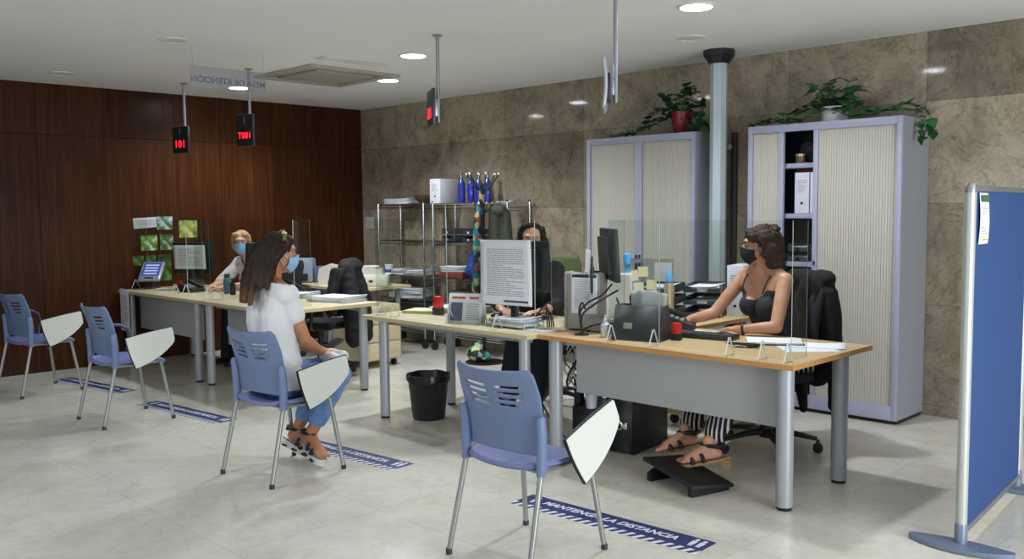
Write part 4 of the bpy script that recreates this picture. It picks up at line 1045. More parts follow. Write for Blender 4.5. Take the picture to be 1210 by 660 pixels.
a = MB(); a.bx(-.17, .17, -.16, .16, .0, .12, bev=.006); part('body', a, mat('warm white casing', 'c9c6bd', .45), t)
a = MB(); a.bx(-.15, .15, -.168, -.158, .015, .105, bev=.003); dr = part('front', a, M_offwhite, t)
a = MB(); a.bx(-.02, .02, -.173, -.167, .05, .07); part('lock', a, M_dkgrey, dr)
t = thing('scanner', 'white scanner resting on the flat white drawer unit', 'scanner', (1.64, -1.13, DK+.12), .85)
a = MB(); a.prism([(-.15, 0), (.15, 0), (.13, .05), (.0, .085), (-.15, .07)], -.13, .13, Matrix.Rotation(PI/2, 4, 'X')); part('body', a, mat('warm white casing', 'c9c6bd', .45), t)
a = MB(); a.bx(-.12, .10, -.11, .11, .075, .083, bev=.002); part('lid', a, M_offwhite, t)
t = thing('paper_cup', 'white cup with a blue motif beside the scanner', 'cup', (1.80, -1.0, DK+.12))
a = MB(); a.lathe([(0, 0), (.034, 0), (.042, .095), (.043, .097), (.04, .095), (.032, .004), (0, .004)], 18); part('cup', a, M_paper, t)
a = MB(); a.lathe([(.036, .02), (.0395, .052)], 18)
for f in [f for f in a.bm.faces if f.calc_center_median().y > 0]: a.bm.faces.remove(f)
part('blue_motif', a, mat('cup blue', '43509a', .6), t, solid=.001, offset=1)
# coat over the empty chair
Pc = V((2.08, -2.02, 0))
cx_, cy_ = math.sin(PI-.9)*.30*-1*-1, 0
bdir = Matrix.Rotation(PI-.9, 3, 'Z') @ V((0, -1, 0))   # towards the backrest
sd_ = Matrix.Rotation(PI-.9, 3, 'Z') @ V((1, 0, 0))
t = thing('black_coat', 'black padded coat hanging over the empty office chair', 'coat', tuple(Pc + bdir*.3))
pr = []
for s in (-1, 1):
    pr += [('c', Pc + bdir*.30 + sd_*s*.10 + V((0, 0, .98)), Pc + bdir*.36 + sd_*s*.19 + V((0, 0, .66)), .065, .085), ('c', Pc + bdir*.36 + sd_*s*.17 + V((0, 0, .70)), Pc + bdir*.37 + sd_*s*.15 + V((0, 0, .36)), .085, .09), ('c', Pc + bdir*.2 + sd_*s*.15 + V((0, 0, .95)), Pc + bdir*.17 + sd_*s*.2 + V((0, 0, .62)), .05, .06)]
pr += [('c', Pc + bdir*.32 + V((0, 0, 1.0)), Pc + bdir*.37 + V((0, 0, .5)), .085, .10), ('e', Pc + bdir*.30 + V((0, 0, 1.0)), (.12, .12, .075))]
blob('shell', pr, mat('black nylon', '111114', .85), t, .012, 3, disp=lambda c: .012*noise.noise(c*V((9, 9, 22)) if False else V((c.x*9, c.y*9, c.z*22))))
# ------------------------------------------------------------------ wood wall cards
def card(label, y0, y1, z0, z1, m, rot=0.0, name='photo_card', cat='photo', x=.003):
    a = MB(); a.box((0, 0, 0), (.002, abs(y1-y0), z1-z0), rot=Euler((rot, 0, 0))); return solo(name, a, m, label, cat, 'cards pinned to the wood wall', (x, (y0+y1)/2, (z0+z1)/2))
def photo(name, cols, sc):
    k = NT(name); tc = k.n('TexCoord'); n = k.n('TexNoise', Scale=sc, Detail=5); k.l(tc.outputs['Object'], n.inputs['Vector'])
    r = k.ramp(n.outputs['Fac'], [(.3 + .4*i/(len(cols)-1), c) for i, c in enumerate(cols)]); k.l(r.outputs[0], k.b.inputs['Base Color']); k.b.inputs['Roughness'].default_value = .4; return k.m
cd = card('white note slanting at the top of the cards on the wood wall', -2.84, -2.60, 1.35, 1.455, mat('pale card', 'c4c2c6', .7), .06, 'wall_note', 'note')
a = lines_mb(.17, .06, 4, frame((.0015, 0, 0), (0, 1, 0), (0, 0, 1)), seed=9); part('printed_lines', a, M_ink, cd)
card('green and blue photo right of the slanting note on the wood wall', -2.595, -2.43, 1.33, 1.465, photo('garden photo', ['20301c', '4e7038', '9fb7c0', 'c8d4d8'], 14))
card('green and white photo in the middle of the wood wall cards, left one', -2.77, -2.60, 1.12, 1.275, photo('flower photo', ['2c4a1c', '6e9a3c', 'dfe6d4'], 17))
card('green and white photo in the middle of the wood wall cards, right one', -2.57, -2.43, 1.12, 1.28, photo('leaf photo', ['1e2c16', '55703c', 'b7c4ac'], 19))
card('yellow-green photo above the taped monitor on the wood wall', -2.36, -2.16, 1.24, 1.42, photo('meadow photo', ['4c6024', '97a650', 'd6d49a'], 12))
card('dark green photo lowest on the wood wall, left one', -2.86, -2.75, .97, 1.07, photo('hedge photo', ['16220e', '41602a', '7f9a5a'], 16))
card('dark green photo lowest on the wood wall, middle one', -2.73, -2.62, .97, 1.07, photo('fern photo', ['14200e', '38502a', '6c8458'], 18))
card('tall narrow green photo lowest on the wood wall, right one', -2.60, -2.46, .80, 1.07, photo('ivy photo', ['14200e', '3a5a26', '6a8a4a'], 13))
cd = solo('wall_note', MB().box((0, 0, 0), (.17, .002, .14)), mat('grey paper note', 'b4b3b0', .8), 'pale paper pinned to the stone wall by the wood corner', 'note', None, (.13, -.002, 1.36))
a = lines_mb(.15, .12, 5, frame((0, -.0015, 0), (1, 0, 0), (0, 0, 1)), seed=19); part('printed_lines', a, M_ink, cd)

# ------------------------------------------------------------------ rack contents
RT = 1.576
t = box_file('large pale lilac box file on top of the rack next to the blue bottles', (1.80, -.37, RT), .12, .15, .28, .26)
M_cobalt = mat('cobalt blue bottle', '1d2f9a', .15, coat=.5)
for i, (x, y) in enumerate(((2.10, -.26), (2.20, -.22), (2.28, -.18), (2.40, -.17))):
    bottle('glass_bottle', ('leftmost of the cobalt blue bottles on top of the rack', 'second from left of the cobalt blue bottles on top of the rack', 'third from left of the cobalt blue bottles on top of the rack', 'rightmost of the cobalt blue bottles on top of the rack')[i], (x, y, RT),
           [(0, 0), (.036, 0), (.038, .008), (.038, .19), (.034, .215), (.018, .245), (.016, .265), (0, .265)], M_cobalt, [(0, .262), (.019, .262), (.019, .285), (.014, .29), (.024, .318), (.02, .322), (0, .316)], M_chrome, 'bottle', 'cobalt blue bottles')
a = MB(); a.lathe([(0, 0), (.05, 0), (.12, .06), (.135, .10), (.13, .10), (.11, .06), (.045, .008), (0, .008)], 28); solo('wooden_bowl', a, mat('brown wood bowl', '5b3d28', .5), 'brown wooden bowl on top of the rack left of the box file', 'bowl', None, (1.45, -.21, RT))
stack('white papers lying on top of the left rack', (1.03, -.2, RT), .34, .24, .2, 10, None, .006, 51)
stack('few white papers at the right end of the rack top', (2.72, -.2, RT), .18, .14, .2, 3, None, .005, 52)
for i, (x, rz, l) in enumerate(((1.97, -.3, 'black letter trays on the middle shelf of the rack, left tower'), (2.30, -.3, 'black letter trays on the middle shelf of the rack, right tower'))):
    tray_tower(l, (x, -.36, 1.174), rz, 2, .24, .26, .075)
    for j in range(2): stack(f'papers in the {("lower", "upper")[j]} tray of the rack, {("left", "right")[i]} tower', (x+.035, -.245, 1.183 + j*.075), .19, .2, rz, 5, 'papers in the rack trays', .004, 60+i*3+j)
for i, (x, zz, w, l) in enumerate(((1.02, .788, .30, 'white paper pile on the low shelf of the left rack'), (1.38, .788, .28, 'second paper pile on the low shelf of the left rack'), (1.30, .528, .30, 'paper pile on the lower shelf of the left rack'), (1.05, .528, .26, 'small paper pile low on the left rack by the wood corner'))):
    stack(l, (x, -.21, zz), w, .24, .1*i, 12 if zz < .6 else 6, 'paper piles on the racks', .009, 70+i)
t = solo('folder_stack', MB().box((0, 0, .03), (.32, .26, .06), bev=.004), mat('dark red card folder', '7a2f2c', .6), 'dark red folder pile on the low shelf of the right rack', 'folders', None, (1.98, -.21, .788), .15)
stack('white papers on the dark red folders', (1.98, -.21, .85), .30, .22, .3, 10, None, .006, 80)
solo('folder_stack', MB().box((0, 0, .06), (.30, .26, .12), bev=.004), mat('brown card folder', '5a4438', .7), 'brown folder pile low on the right rack', 'folders', None, (2.05, -.21, .528), .05)
t = thing('blue_bag', 'blue fabric bag on the low shelf of the right rack', 'bag', (2.30, -.22, .788))
blob('bag', [('c', V((2.25, -.24, .88)), V((2.25, -.24, 1.04)), .08, .05), ('c', V((2.40, -.24, .88)), V((2.40, -.24, 1.0)), .08, .05), ('c', V((2.25, -.24, .88)), V((2.40, -.24, .88)), .09, .09)], mat('royal blue cloth', '2a3d8c', .8), t, .012, 3, disp=lambda c: .012*noise.noise(c*14))
solo('storage_box', MB().box((0, 0, .10), (.30, .26, .20), bev=.006), mat('black storage card', '1d1d20', .6), 'black storage box low on the right rack beside the coat stand', 'box', None, (2.62, -.21, .528), 0)
solo('storage_box', MB().box((0, 0, .15), (.62, .26, .30), bev=.006), mat('dark brown storage card', '2a2522', .6), 'wide dark box on the bottom shelf of the right rack', 'box', None, (2.30, -.21, .208), 0)
solo('storage_box', MB().box((0, 0, .14), (.56, .26, .28), bev=.006), mat('dark brown storage card', '2a2522', .6), 'wide dark box on the bottom shelf of the left rack', 'box', None, (1.2, -.21, .208), 0)
# coat stand, scarf, coat
t = thing('coat_stand', 'black coat stand with ball-tipped arms in front of the right rack', 'coat stand', (2.74, -.56, 0))
a = MB(); a.lathe([(0, 0), (.19, 0), (.19, .014), (.05, .026), (.03, .05), (0, .05)], 32); part('base', a, M_black, t)
a = MB(); a.tube([(0, 0, .03), (0, 0, 1.74)], .018, 12); part('pole', a, M_black, t)
for k in range(6):
    g = k*PI/3 + .5; c, s = math.cos(g), math.sin(g)
    a = MB(); a.tube([(0, 0, 1.66), (c*.09, s*.09, 1.74), (c*.16, s*.16, 1.84)], .008, 8); ar = part('arm', a, M_black, t)
    a = MB(); a.ell((c*.165, s*.165, 1.85), .02, seg=12); part('ball_tip', a, M_chrome, ar)
for k in range(4):
    g = k*PI/2 + .4; c, s = math.cos(g), math.sin(g)
    a = MB(); a.tube([(0, 0, 1.48), (c*.07, s*.07, 1.5), (c*.10, s*.10, 1.56)], .007, 8); ar = part('lower_hook', a, M_black, t)
    a = MB(); a.ell((c*.10, s*.10, 1.565), .018, seg=12); part('ball_tip', a, M_chrome, ar)
def patch_mat(name, cols, sc):
    k = NT(name); tc = k.n('TexCoord'); v = k.n('TexVoronoi', Scale=sc); k.l(tc.outputs['Object'], v.inputs['Vector'])
    sp = k.n('SeparateColor'); k.l(v.outputs['Color'], sp.inputs[0]); r = k.ramp(sp.outputs[0], [(i/len(cols), c) for i, c in enumerate(cols)]); r.color_ramp.interpolation = 'CONSTANT'
    k.l(r.outputs[0], k.b.inputs['Base Color']); k.b.inputs['Roughness'].default_value = .8; return k.m
M_scarf = patch_mat('multicoloured scarf print', ['1f6474', '9a8a54', '16222c', '1f6474', '7a3a28', '17485a', '101318', '9a8d66'], 19)
t = thing('scarf', 'long multicoloured scarf hanging from the coat stand', 'scarf', (2.70, -.66, 0))
blob('cloth', [('c', V((2.79, -.60, 1.72)), V((2.77, -.66, 1.40)), .034, .042), ('c', V((2.77, -.66, 1.40)), V((2.76, -.66, 1.05)), .042, .042), ('c', V((2.76, -.66, 1.05)), V((2.72, -.66, .72)), .042, .034)], M_scarf, t, .012, 2, disp=lambda c: .014*noise.noise(V((c.x*16, c.y*16, c.z*7))))
t = thing('khaki_coat', 'khaki green coat hanging on the right of the coat stand', 'coat', (2.90, -.50, 0))
blob('shell', [('c', V((2.84, -.5, 1.50)), V((2.88, -.5, .75)), .06, .11), ('c', V((2.96, -.46, 1.46)), V((3.0, -.46, .78)), .045, .09), ('e', V((2.90, -.5, 1.5)), (.09, .07, .06))], mat('khaki cloth', '3d3f33', .8), t, .013, 3, disp=lambda c: .016*noise.noise(V((c.x*15, c.y*15, c.z*3))))
t = thing('patterned_bag', 'small colourful patterned pouch on the base of the coat stand', 'bag', (2.72, -.66, .02))
blob('pouch', [('e', V((2.71, -.66, .10)), (.10, .07, .075)), ('e', V((2.74, -.64, .17)), (.05, .04, .05)), ('e', V((2.82, -.62, .08)), (.06, .05, .05))], patch_mat('pouch print', ['203c46', 'c8c87a', '2c8478', '1b1b20', '9fb0a0'], 18), t, .01, 2)

# ------------------------------------------------------------------ cupboard contents
box_file('white box file in the open cupboard gap, left of two on the upper shelf', (6.00, -.40, 1.457), 0, .115, .27, .30)
box_file('white box file in the open cupboard gap, right of two on the upper shelf', (6.12, -.40, 1.457), 0, .11, .27, .30)
box_file('white box file on the lower visible shelf of the open cupboard', (6.125, -.40, 1.102), 0, .075, .27, .30)
tray_tower('dark letter trays on the lower visible shelf of the open cupboard', (5.98, -.41, 1.102), 0, 2, .16, .3, .07)
for j in range(2): stack(f'papers in the {("lower", "upper")[j]} tray inside the open cupboard', (5.98, -.26, 1.111 + j*.07), .14, .24, 0, 6, 'papers in the cupboard trays', .005, 90+j)
t = thing('dark_bag', 'dark bag with blue glints on the top shelf of the open cupboard', 'bag', (6.05, -.25, 1.827))
blob('bag', [('e', V((6.02, -.25, 1.92)), (.10, .11, .09)), ('e', V((6.08, -.25, 1.93)), (.08, .1, .09))], patch_mat('dark cloth with painted glints', ['0e0e12', '14141c', '20263c', '0e0e12', '101018'], 20), t, .01, 2, disp=lambda c: .008*noise.noise(c*20))  # bluish patches put the bag's glints into the cloth colour
bottle('glass_jar', 'small jar with a metal lid in front of the dark bag in the open cupboard', (5.98, -.385, 1.827), [(0, 0), (.035, 0), (.037, .008), (.037, .05), (0, .05)], mat('brown jar glass', '5a4c30', .15), [(0, .05), (.038, .05), (.038, .066), (0, .068)], mat('brass lid', 'c8b98c', .3, metal=.7), 'jar')
solo('folder_stack', MB().box((0, 0, .02), (.22, .26, .04), bev=.003), mat('dark red card folder', '4f1f1d', .6), 'dark red folder lying on the two white box files in the open cupboard', 'folders', None, (6.05, -.24, 1.759), 0)

# ------------------------------------------------------------------ plants on the cupboards
M_leaf = mat('glossy heart leaf', '2f6135', .35, var=.35, scale=6)
M_leafd = mat('dark heart leaf', '274a2c', .35, var=.3, scale=6)
M_vine = mat('green vine stem', '5a7a3a', .5)
def leaf(mb, p, d, size, rnd):
    d = V(d).normalized(); up = V((rnd.uniform(-.5, .5), rnd.uniform(-.9, .1), 1)).normalized(); s = d.cross(up)
    if s.length < .1: s = V((1, 0, 0))
    s.normalize(); n = s.cross(d).normalized(); L, W = size, size*.50; p = V(p); sag = rnd.uniform(.05, .3)
    cols = []
    for i, (t, w) in enumerate(((0, .02), (.06, .55), (.2, .95), (.38, 1.0), (.58, .78), (.8, .4), (1.0, .02))):
        c = p + d*(t*L) - V((0, 0, 1))*(sag*L*t*t)
        cols.append((c - s*W*w + n*.18*W*w, c - n*.02*L, c + s*W*w + n*.18*W*w))
    vs = [v for row in cols for v in row]; fs = []
    for i in range(len(cols)-1):
        for k in (0, 1): fs.append((i*3+k, i*3+k+1, i*3+k+4, i*3+k+3))
    mb.add(vs, fs)
def pothos(name, label, loc, pot_prof, potm, vines, bush, m, seed, potlabel=None):
    rnd = random.Random(seed); t = thing(name, label, 'plant', loc)
    a = MB(); a.lathe(pot_prof, 28); part('pot', a, potm, t, label=potlabel)
    H = max(z for r, z in pot_prof)
    a = MB(); a.lathe([(0, H-.02), (pot_prof[-3][0]*.9, H-.02)], 20); part('soil', a, mat('dark potting soil', '2c221a', .95), t, solid=.004)
    lf = MB(); st = MB()
    for _ in range(bush):
        g = rnd.uniform(0, 2*PI); r = rnd.uniform(.02, .16); z = H + rnd.uniform(.02, .22) - r*.4
        q = V((r*math.cos(g), r*math.sin(g)*.7, z)); st.tube([(0, 0, H-.02), tuple(q*.5 + V((0, 0, H*.45+.02))), tuple(q)], .0022, 5)
        leaf(lf, q, (math.cos(g), math.sin(g), rnd.uniform(-.4, .5)), rnd.uniform(.065, .11), rnd)
    for path in vines:
        pts = [V((0, 0, H))] + [V(q) for q in path]; out = []
        for i in range(len(pts)-1):
            P0, P1, P2, P3 = pts[max(0, i-1)], pts[i], pts[i+1], pts[min(len(pts)-1, i+2)]
            for k in range(6):
                f = k/6; out.append(.5*((2*P1) + (P2-P0)*f + (2*P0-5*P1+4*P2-P3)*f*f + (3*P1-P0-3*P2+P3)*f**3))
        out.append(pts[-1]); st.tube(out, .003, 5)
        for i in range(1, len(out), 1):
            d = (out[i]-out[i-1]).normalized(); sd = V((-d.y, d.x, 0)) * rnd.choice((-1, 1))
            leaf(lf, out[i], d*.5 + sd*.7 + V((0, -.35, rnd.uniform(-.1, .55))), rnd.uniform(.05, .085), rnd)
    part('vines', st, M_vine, t); part('leaves', lf, m, t, recalc=False, angle=60)
TOP = 2.112
pothos('trailing_plant', 'trailing pothos in a dark red pot on top of the closed cupboard', (4.85, -.27, TOP), [(0, 0), (.062, 0), (.066, .008), (.094, .17), (.097, .185), (.090, .185), (.084, .165), (0, .16)], mat('dark red glazed pot', '7a1f22', .15, coat=.6),
       [[(-.10, -.06, .16), (-.28, -.08, .10), (-.46, -.10, .03), (-.6, -.12, .012)], [(-.12, -.02, .22), (-.24, 0, .20), (-.38, .0, .12)], [(-.15, -.1, .10), (-.34, -.12, .04), (-.52, -.08, .03)], [(-.1, .05, .2), (-.18, .05, .3), (-.22, .03, .34)],
        [(.12, .02, .12), (.22, .03, .05), (.30, .05, -.12), (.31, .06, -.42)], [(.12, -.05, .05), (.2, -.06, .02), (.25, -.05, .22)]], 34, M_leafd, 4)
pothos('trailing_plant', 'trailing pothos in a white pot on top of the cupboard that stands ajar', (6.18, -.27, TOP), [(0, 0), (.085, 0), (.092, .01), (.098, .10), (.102, .115), (.094, .115), (.088, .10), (0, .10)], mat('white glazed pot', 'd9dadb', .25),
       [[(-.12, -.04, .12), (-.3, -.06, .06), (-.46, -.08, .03), (-.60, -.1, .02)], [(-.14, .02, .16), (-.34, .03, .1), (-.54, .02, .06)], [(.13, -.03, .10), (.3, -.05, .05), (.46, -.06, .05), (.60, -.02, .02), (.64, -.02, -.14)],
        [(.15, .03, .12), (.34, .05, .08), (.5, .08, .10), (.62, .1, .04), (.66, .1, -.1)], [(.07, .02, .17), (.12, .02, .21)], [(-.05, -.1, .08), (-.18, -.16, .02), (-.32, -.15, .02)], [(.08, -.1, .07), (.2, -.15, .02), (.34, -.15, .02)]], 46, M_leaf, 8)
# ------------------------------------------------------------------ people
def skin_mat(name, c, c2):
    k = NT(name); tc = k.n('TexCoord'); n = k.n('TexNoise', Scale=9, Detail=4); k.l(tc.outputs['Object'], n.inputs['Vector'])
    r = k.ramp(n.outputs['Fac'], [(.35, c), (.65, c2)]); k.l(r.outputs[0], k.b.inputs['Base Color']); k.b.inputs['Roughness'].default_value = .5
    k.b.inputs['Subsurface Weight'].default_value = .12; k.b.inputs['Subsurface Radius'].default_value = (.012, .005, .003); k.b.inputs['Subsurface Scale'].default_value = 1.0
    return k.m
def hand(w, d, n, right, curl=(.35, .4, .45, .5), thumb=.2):
    w, d, n = V(w), V(d).normalized(), V(n); n = (n - d*n.dot(d)).normalized(); t = n.cross(d) if right else d.cross(n)
    P = [('c', w - d*.02, w + d*.03, .024, .024), ('e', w + d*.052 - n*.002, (.040, .048, .0145), Matrix((t, d, n)).transposed())]
    for o, L0, segs, c in zip((.030, .010, -.010, -.028), (.086, .091, .087, .077), ((.043, .026, .021), (.048, .030, .022), (.044, .028, .021), (.034, .021, .019)), curl):
        k = w + d*L0 + t*o; P.append(('c', w + d*.02 + t*o*.6, k, .0125, .0105)); r = .0092; dd = (d + t*o*1.2).normalized(); q = k
        for i, s in enumerate(segs):
            a = c * (1.0, 1.15, .7)[i]; dd = (dd*math.cos(a) - n*math.sin(a)).normalized() if i == 0 else (Matrix.Rotation(a, 3, dd.cross(-n).normalized() if dd.cross(-n).length > .05 else t) @ dd)
            e = q + dd*s; P.append(('c', q, e, r, r-.0007)); q = e; r -= .0007
    q = w + d*.022 + t*.026; dd = (d*.62 + t*.72 - n*.25).normalized()
    for i, (s, r) in enumerate(((.042, .0125), (.033, .0108), (.026, .0098))):
        e = q + dd*s; P.append(('c', q, e, r, r-.001)); q = e; dd = (dd + d*thumb - t*thumb*.6).normalized()
    return P
def foot(an, d, pitch=0.0, right=True):
    """bare foot: d is the horizontal toe direction; pitch > 0 lowers the toes"""
    d = V((d[0], d[1], 0)).normalized(); dd = (d*math.cos(pitch) - V((0, 0, 1))*math.sin(pitch)).normalized(); s = V((0, 0, 1)).cross(d); u = s.cross(dd)*-1
    if u.z < 0: u = -u
    an = V(an); heel = an - u*.048 - dd*.035; ball = heel + dd*.165 - u*.004
    P = [('c', an + u*.03, heel + dd*.02, .031, .029), ('c', an - u*.01 + dd*.01, ball, .034, .024), ('c', heel, ball + s*.018, .027, .022), ('c', heel, ball - s*.018, .027, .022)]
    for i, o in enumerate((.030, .014, 0, -.013, -.026)):
        L = (.052, .050, .044, .037, .030)[i] ; sg = 1 if right else -1; r = (.0125, .0095, .009, .0085, .008)[i]
        b = ball + s*o*sg - u*.006; P.append(('c', b, b + dd*L + s*o*.1*sg - u*.002, r+.002, r))
    return P, dict(an=an, d=dd, s=s, u=u, heel=heel, ball=ball)
class Head:
    def __init__(h, c, f, tilt=0.0, k=1.0):
        h.c = V(c); f = V(f).normalized(); r = f.cross(V((0, 0, 1))).normalized(); u = r.cross(f)
        if tilt: q = Matrix.Rotation(tilt, 3, f); r = q @ r; u = q @ u
        h.R = Matrix((r, f, u)).transposed(); h.k = k
    def P(h, x, y, z): return h.c + h.R @ (V((x, y, z))*h.k)
    def e(h, c, r): return ('e', h.P(*c), tuple(q*h.k for q in r), h.R)
    def cp(h, a, b, r0, r1): return ('c', h.P(*a), h.P(*b), r0*h.k, r1*h.k)
    def prims(h):
        L = [h.e((0, -.015, .035), (.073, .092, .082)), h.e((0, .028, -.03), (.059, .066, .084)), h.e((0, .042, -.075), (.042, .046, .034)), h.e((0, .076, -.094), (.018, .018, .016)),
             h.cp((0, .093, .014), (0, .113, -.028), .0075, .0115), h.e((0, .098, -.032), (.017, .012, .010)), h.e((0, .074, .034), (.054, .022, .018)), h.e((0, .090, -.060), (.022, .011, .010))]
        for s in (-1, 1): L += [h.e((s*.031, .0775, .020), (.016, .0125, .0075)), h.e((s*.034, .062, -.03), (.026, .026, .028)), h.e((s*.074, -.006, -.008), (.010, .019, .031)), h.e((s*.068, -.002, -.008), (.012, .012, .022))]
        return L
    def extras(h, root, iris='3b2a1c', brow='2a1d15'):
        for s in (-1, 1):
            a = MB(); a.ell(h.P(s*.030, .0765, .010), .0118*h.k, seg=12); e = part('eye', a, M_eye, root, world=True)
            a = MB(); a.ell(h.P(s*.030, .0838, .010), .0056*h.k, seg=10); part('iris', a, mat('iris', iris, .2), e, world=True)
            a = MB(); a.tube([h.P(s*.014, .0945, .030), h.P(s*.032, .092, .036), h.P(s*.052, .079, .030)], [.003, .0042, .002], 6); part('eyebrow', a, mat('eyebrow hair', brow, .8), root, world=True)
    def mask(h, root, m, strapm=None):
        def fn(u, v):
            a = (u-.5)*2*1.30; sa, ca = math.sin(a), math.cos(a); w = 1-v
            wx = .0735 - .018*w**2.2; yf = .112 + .014*math.sin(PI*min(1, v*1.15)) - .038*w**2.4
            nose = math.exp(-(sa/.2)**2) * (.012*max(0, v-.45)/.55)
            z = (-.112*w + (.004)*v) + (.036*w - .026*v)*sa*sa
            return h.P(wx*sa, .004 + (yf-.004+nose)*max(0, ca)**.8, z)
        a = MB(); a.grid(fn, 28, 16); mk = part('face_mask', a, m, root, world=True, solid=.0022, offset=1)
        for s in (-1, 1):
            a = MB(); a.tube([h.P(s*.0715, .034, -.025), h.P(s*.078, .008, .008), h.P(s*.081, -.018, .012), h.P(s*.078, -.022, -.02), h.P(s*.066, .018, -.066)], .0018, 6); part('ear_loop', a, strapm or m, mk, world=True)
        return mk
M_eye = mat('eye white', '9c928c', .4)
def torso(J, g=0.0, bust=.0, waist=1.0):
    lat = (V(J['shL']) - V(J['shR'])).normalized(); f = V(J['f']).normalized(); pel, ch, nk = V(J['pel']), V(J['chest']), V(J['neck']); wa = pel.lerp(ch, .48)
    P = []
    for s in (-1, 1):
        P += [('c', pel + lat*s*.075, wa + lat*s*.050*waist, .098+g, .086*waist+g), ('c', wa + lat*s*.050*waist, ch + lat*s*.062, .086*waist+g, .092+g), ('c', ch + lat*s*.062, V(J['shL' if s > 0 else 'shR'])*.75 + nk*.25 - V((0, 0, .015)), .092+g, .052+g)]
        if bust: P.append(('e', ch + lat*s*.072 + f*.072 + V((0, 0, -.015)), (bust+g, bust+g, bust+g*1.0)))
    P += [('c', nk + V((0, 0, .025)), V(J['shL'])*.8 + nk*.2 + V((0, 0, .012)), .040+g, .043+g), ('c', nk + V((0, 0, .025)), V(J['shR'])*.8 + nk*.2 + V((0, 0, .012)), .040+g, .043+g)]
    P += [('c', V(J['shL']), V(J['shR']), .050+g, .050+g), ('c', ch, nk - V((0, 0, .02)), .075+g, .052+g)]
    return P
def limbs(J, g=0.0, arms=True, legs=True, k=1.0):
    P = []
    for s in 'RL':
        if arms:
            P += [('c', J['sh'+s], J['el'+s], .047*k+g, .038*k+g), ('c', J['el'+s], V(J['el'+s]).lerp(V(J['wr'+s]), .35), .038*k+g, .037*k+g), ('c', V(J['el'+s]).lerp(V(J['wr'+s]), .35), J['wr'+s], .037*k+g, .025*k+g)]
        if legs:
            kn, an = V(J['kn'+s]), V(J['an'+s]); mid = kn.lerp(an, .32)
            P += [('c', J['hip'+s], kn, .085+g, .058+g), ('c', kn, mid, .056+g, .055+g), ('c', mid, an, .055+g, .034+g)]
    return P
def neck(J, H): return [('c', V(J['neck']) - V((0, 0, .02)), H.P(0, -.022, -.06), .052, .049)]
def fold(amp, fr): return lambda c: amp*noise.noise(V((c.x*fr, c.y*fr, c.z*fr*.55))) + amp*.5*noise.noise(V((c.z*fr*1.6, c.x*fr*1.6, c.y*fr*1.6)))
def sandal(root, F, solem, strapm, th=.022, chunky=False, name='sandal', heel_h=0.0):
    d, s, u, heel, ball = F['d'], F['s'], F['u'], F['heel'], F['ball']; o = heel - u*.030
    out = []
    for i in range(25):
        g = 2*PI*i/24; y = .105 + .138*math.cos(g); x = (.036 + .012*math.cos(g)) * math.sin(g) * (1 if abs(math.sin(g)) < 2 else 1); out.append((x, y-.03))
    M4 = Matrix((s, d, u)).transposed().to_4x4(); M4.translation = o
    a = MB(); a.prism(out[:-1], -th, .003, M4); sl = part(name, a, solem, root, world=True, label='sandal')
    if heel_h:
        a = MB(); a.box((0, -.035, -th-heel_h/2+.004), (.052, .05, heel_h)); a.xf(M4); part('heel', a, solem, sl, world=True)
    if chunky:
        a = MB(); a.prism([(x*1.02, y*1.005) for x, y in out[:-1]], -.004, .002, M4); part('insole', a, M_black, sl, world=True)
        for y in (-.01, .07, .15):
            for sx in (-1, 1): a = MB(); a.box((sx*.043, y, -th*.62), (.012, .035, .009)); a.xf(M4); part('sole_notch', a, M_black, sl, world=True)
    for pts in (([(-.045, .135, 0), (-.034, .14, .030), (0, .145, .040), (.034, .14, .030), (.045, .135, 0)]), ([(-.042, .075, 0), (-.03, .085, .04), (0, .095, .062), (.03, .085, .04), (.042, .075, 0)]),
                ([(-.038, -.01, .075), (-.036, .03, .085), (0, .075, .088), (.036, .03, .085), (.038, -.01, .075), (0, -.043, .07)]), ([(0, .145, .042), (0, .12, .056), (0, .09, .072)])):
        a = MB(); a.tube([M4 @ V(p) for p in pts], .0115, 10, closed=len(pts) == 6, flat=(1, 1)); part('strap', a, strapm, sl, world=True)
    return sl
def cuff(root, name, J, s, f0, m, r=.034, w=.008, label=None):
    a = V(J['el'+s]).lerp(V(J['wr'+s]), f0); d = (V(J['wr'+s]) - V(J['el'+s])).normalized(); x = d.orthogonal().normalized(); y = d.cross(x)
    q = MB(); q.tube([a + r*(math.cos(g)*x + math.sin(g)*y) for g in [2*PI*i/20 for i in range(20)]], w, 8, closed=True, flat=(1, .5)); return part(name, q, m, root, world=True, label=label)

# ---- curly-haired worker in a black tank top
J = dict(f=(-.27, -.96, 0), pel=(6.47, -1.46, .56), chest=(6.395, -1.585, .91), neck=(6.365, -1.60, 1.125), shR=(6.205, -1.535, 1.065), shL=(6.535, -1.625, 1.06), elR=(6.08, -1.69, .835), elL=(6.575, -1.80, .795),
         wrR=(5.945, -1.82, .785), wrL=(6.385, -1.885, .775), hipR=(6.38, -1.44, .55), hipL=(6.56, -1.49, .55), knR=(6.30, -1.93, .58), knL=(6.50, -2.02, .58), anR=(6.31, -2.34, .215), anL=(6.55, -2.47, .205))
H1 = Head((6.350, -1.605, 1.268), (-.80, -.62, -.10), 0)
sk = skin_mat('tanned skin', 'b98466', 'c8947a')
w1 = thing('person', 'woman with curly brown hair, black mask and black tank top behind the oak desk', 'person', (6.47, -1.46, 0))
fR, FR = foot(J['anR'], (-.72, -.62), .20, True); fL, FL = foot(J['anL'], (-.78, -.55), .20, False)
pr = torso(J, 0, .058, .92) + limbs(J) + neck(J, H1) + H1.prims() + fR + fL
pr += hand(J['wrR'], (-.78, -.25, -.02), (0, 0, 1), True, (.25, .3, .32, .35)) + hand(J['wrL'], (-.95, .06, -.02), (0, 0, 1), False, (.2, .25, .28, .3))
blob('body', pr, sk, w1, .0055, 3)
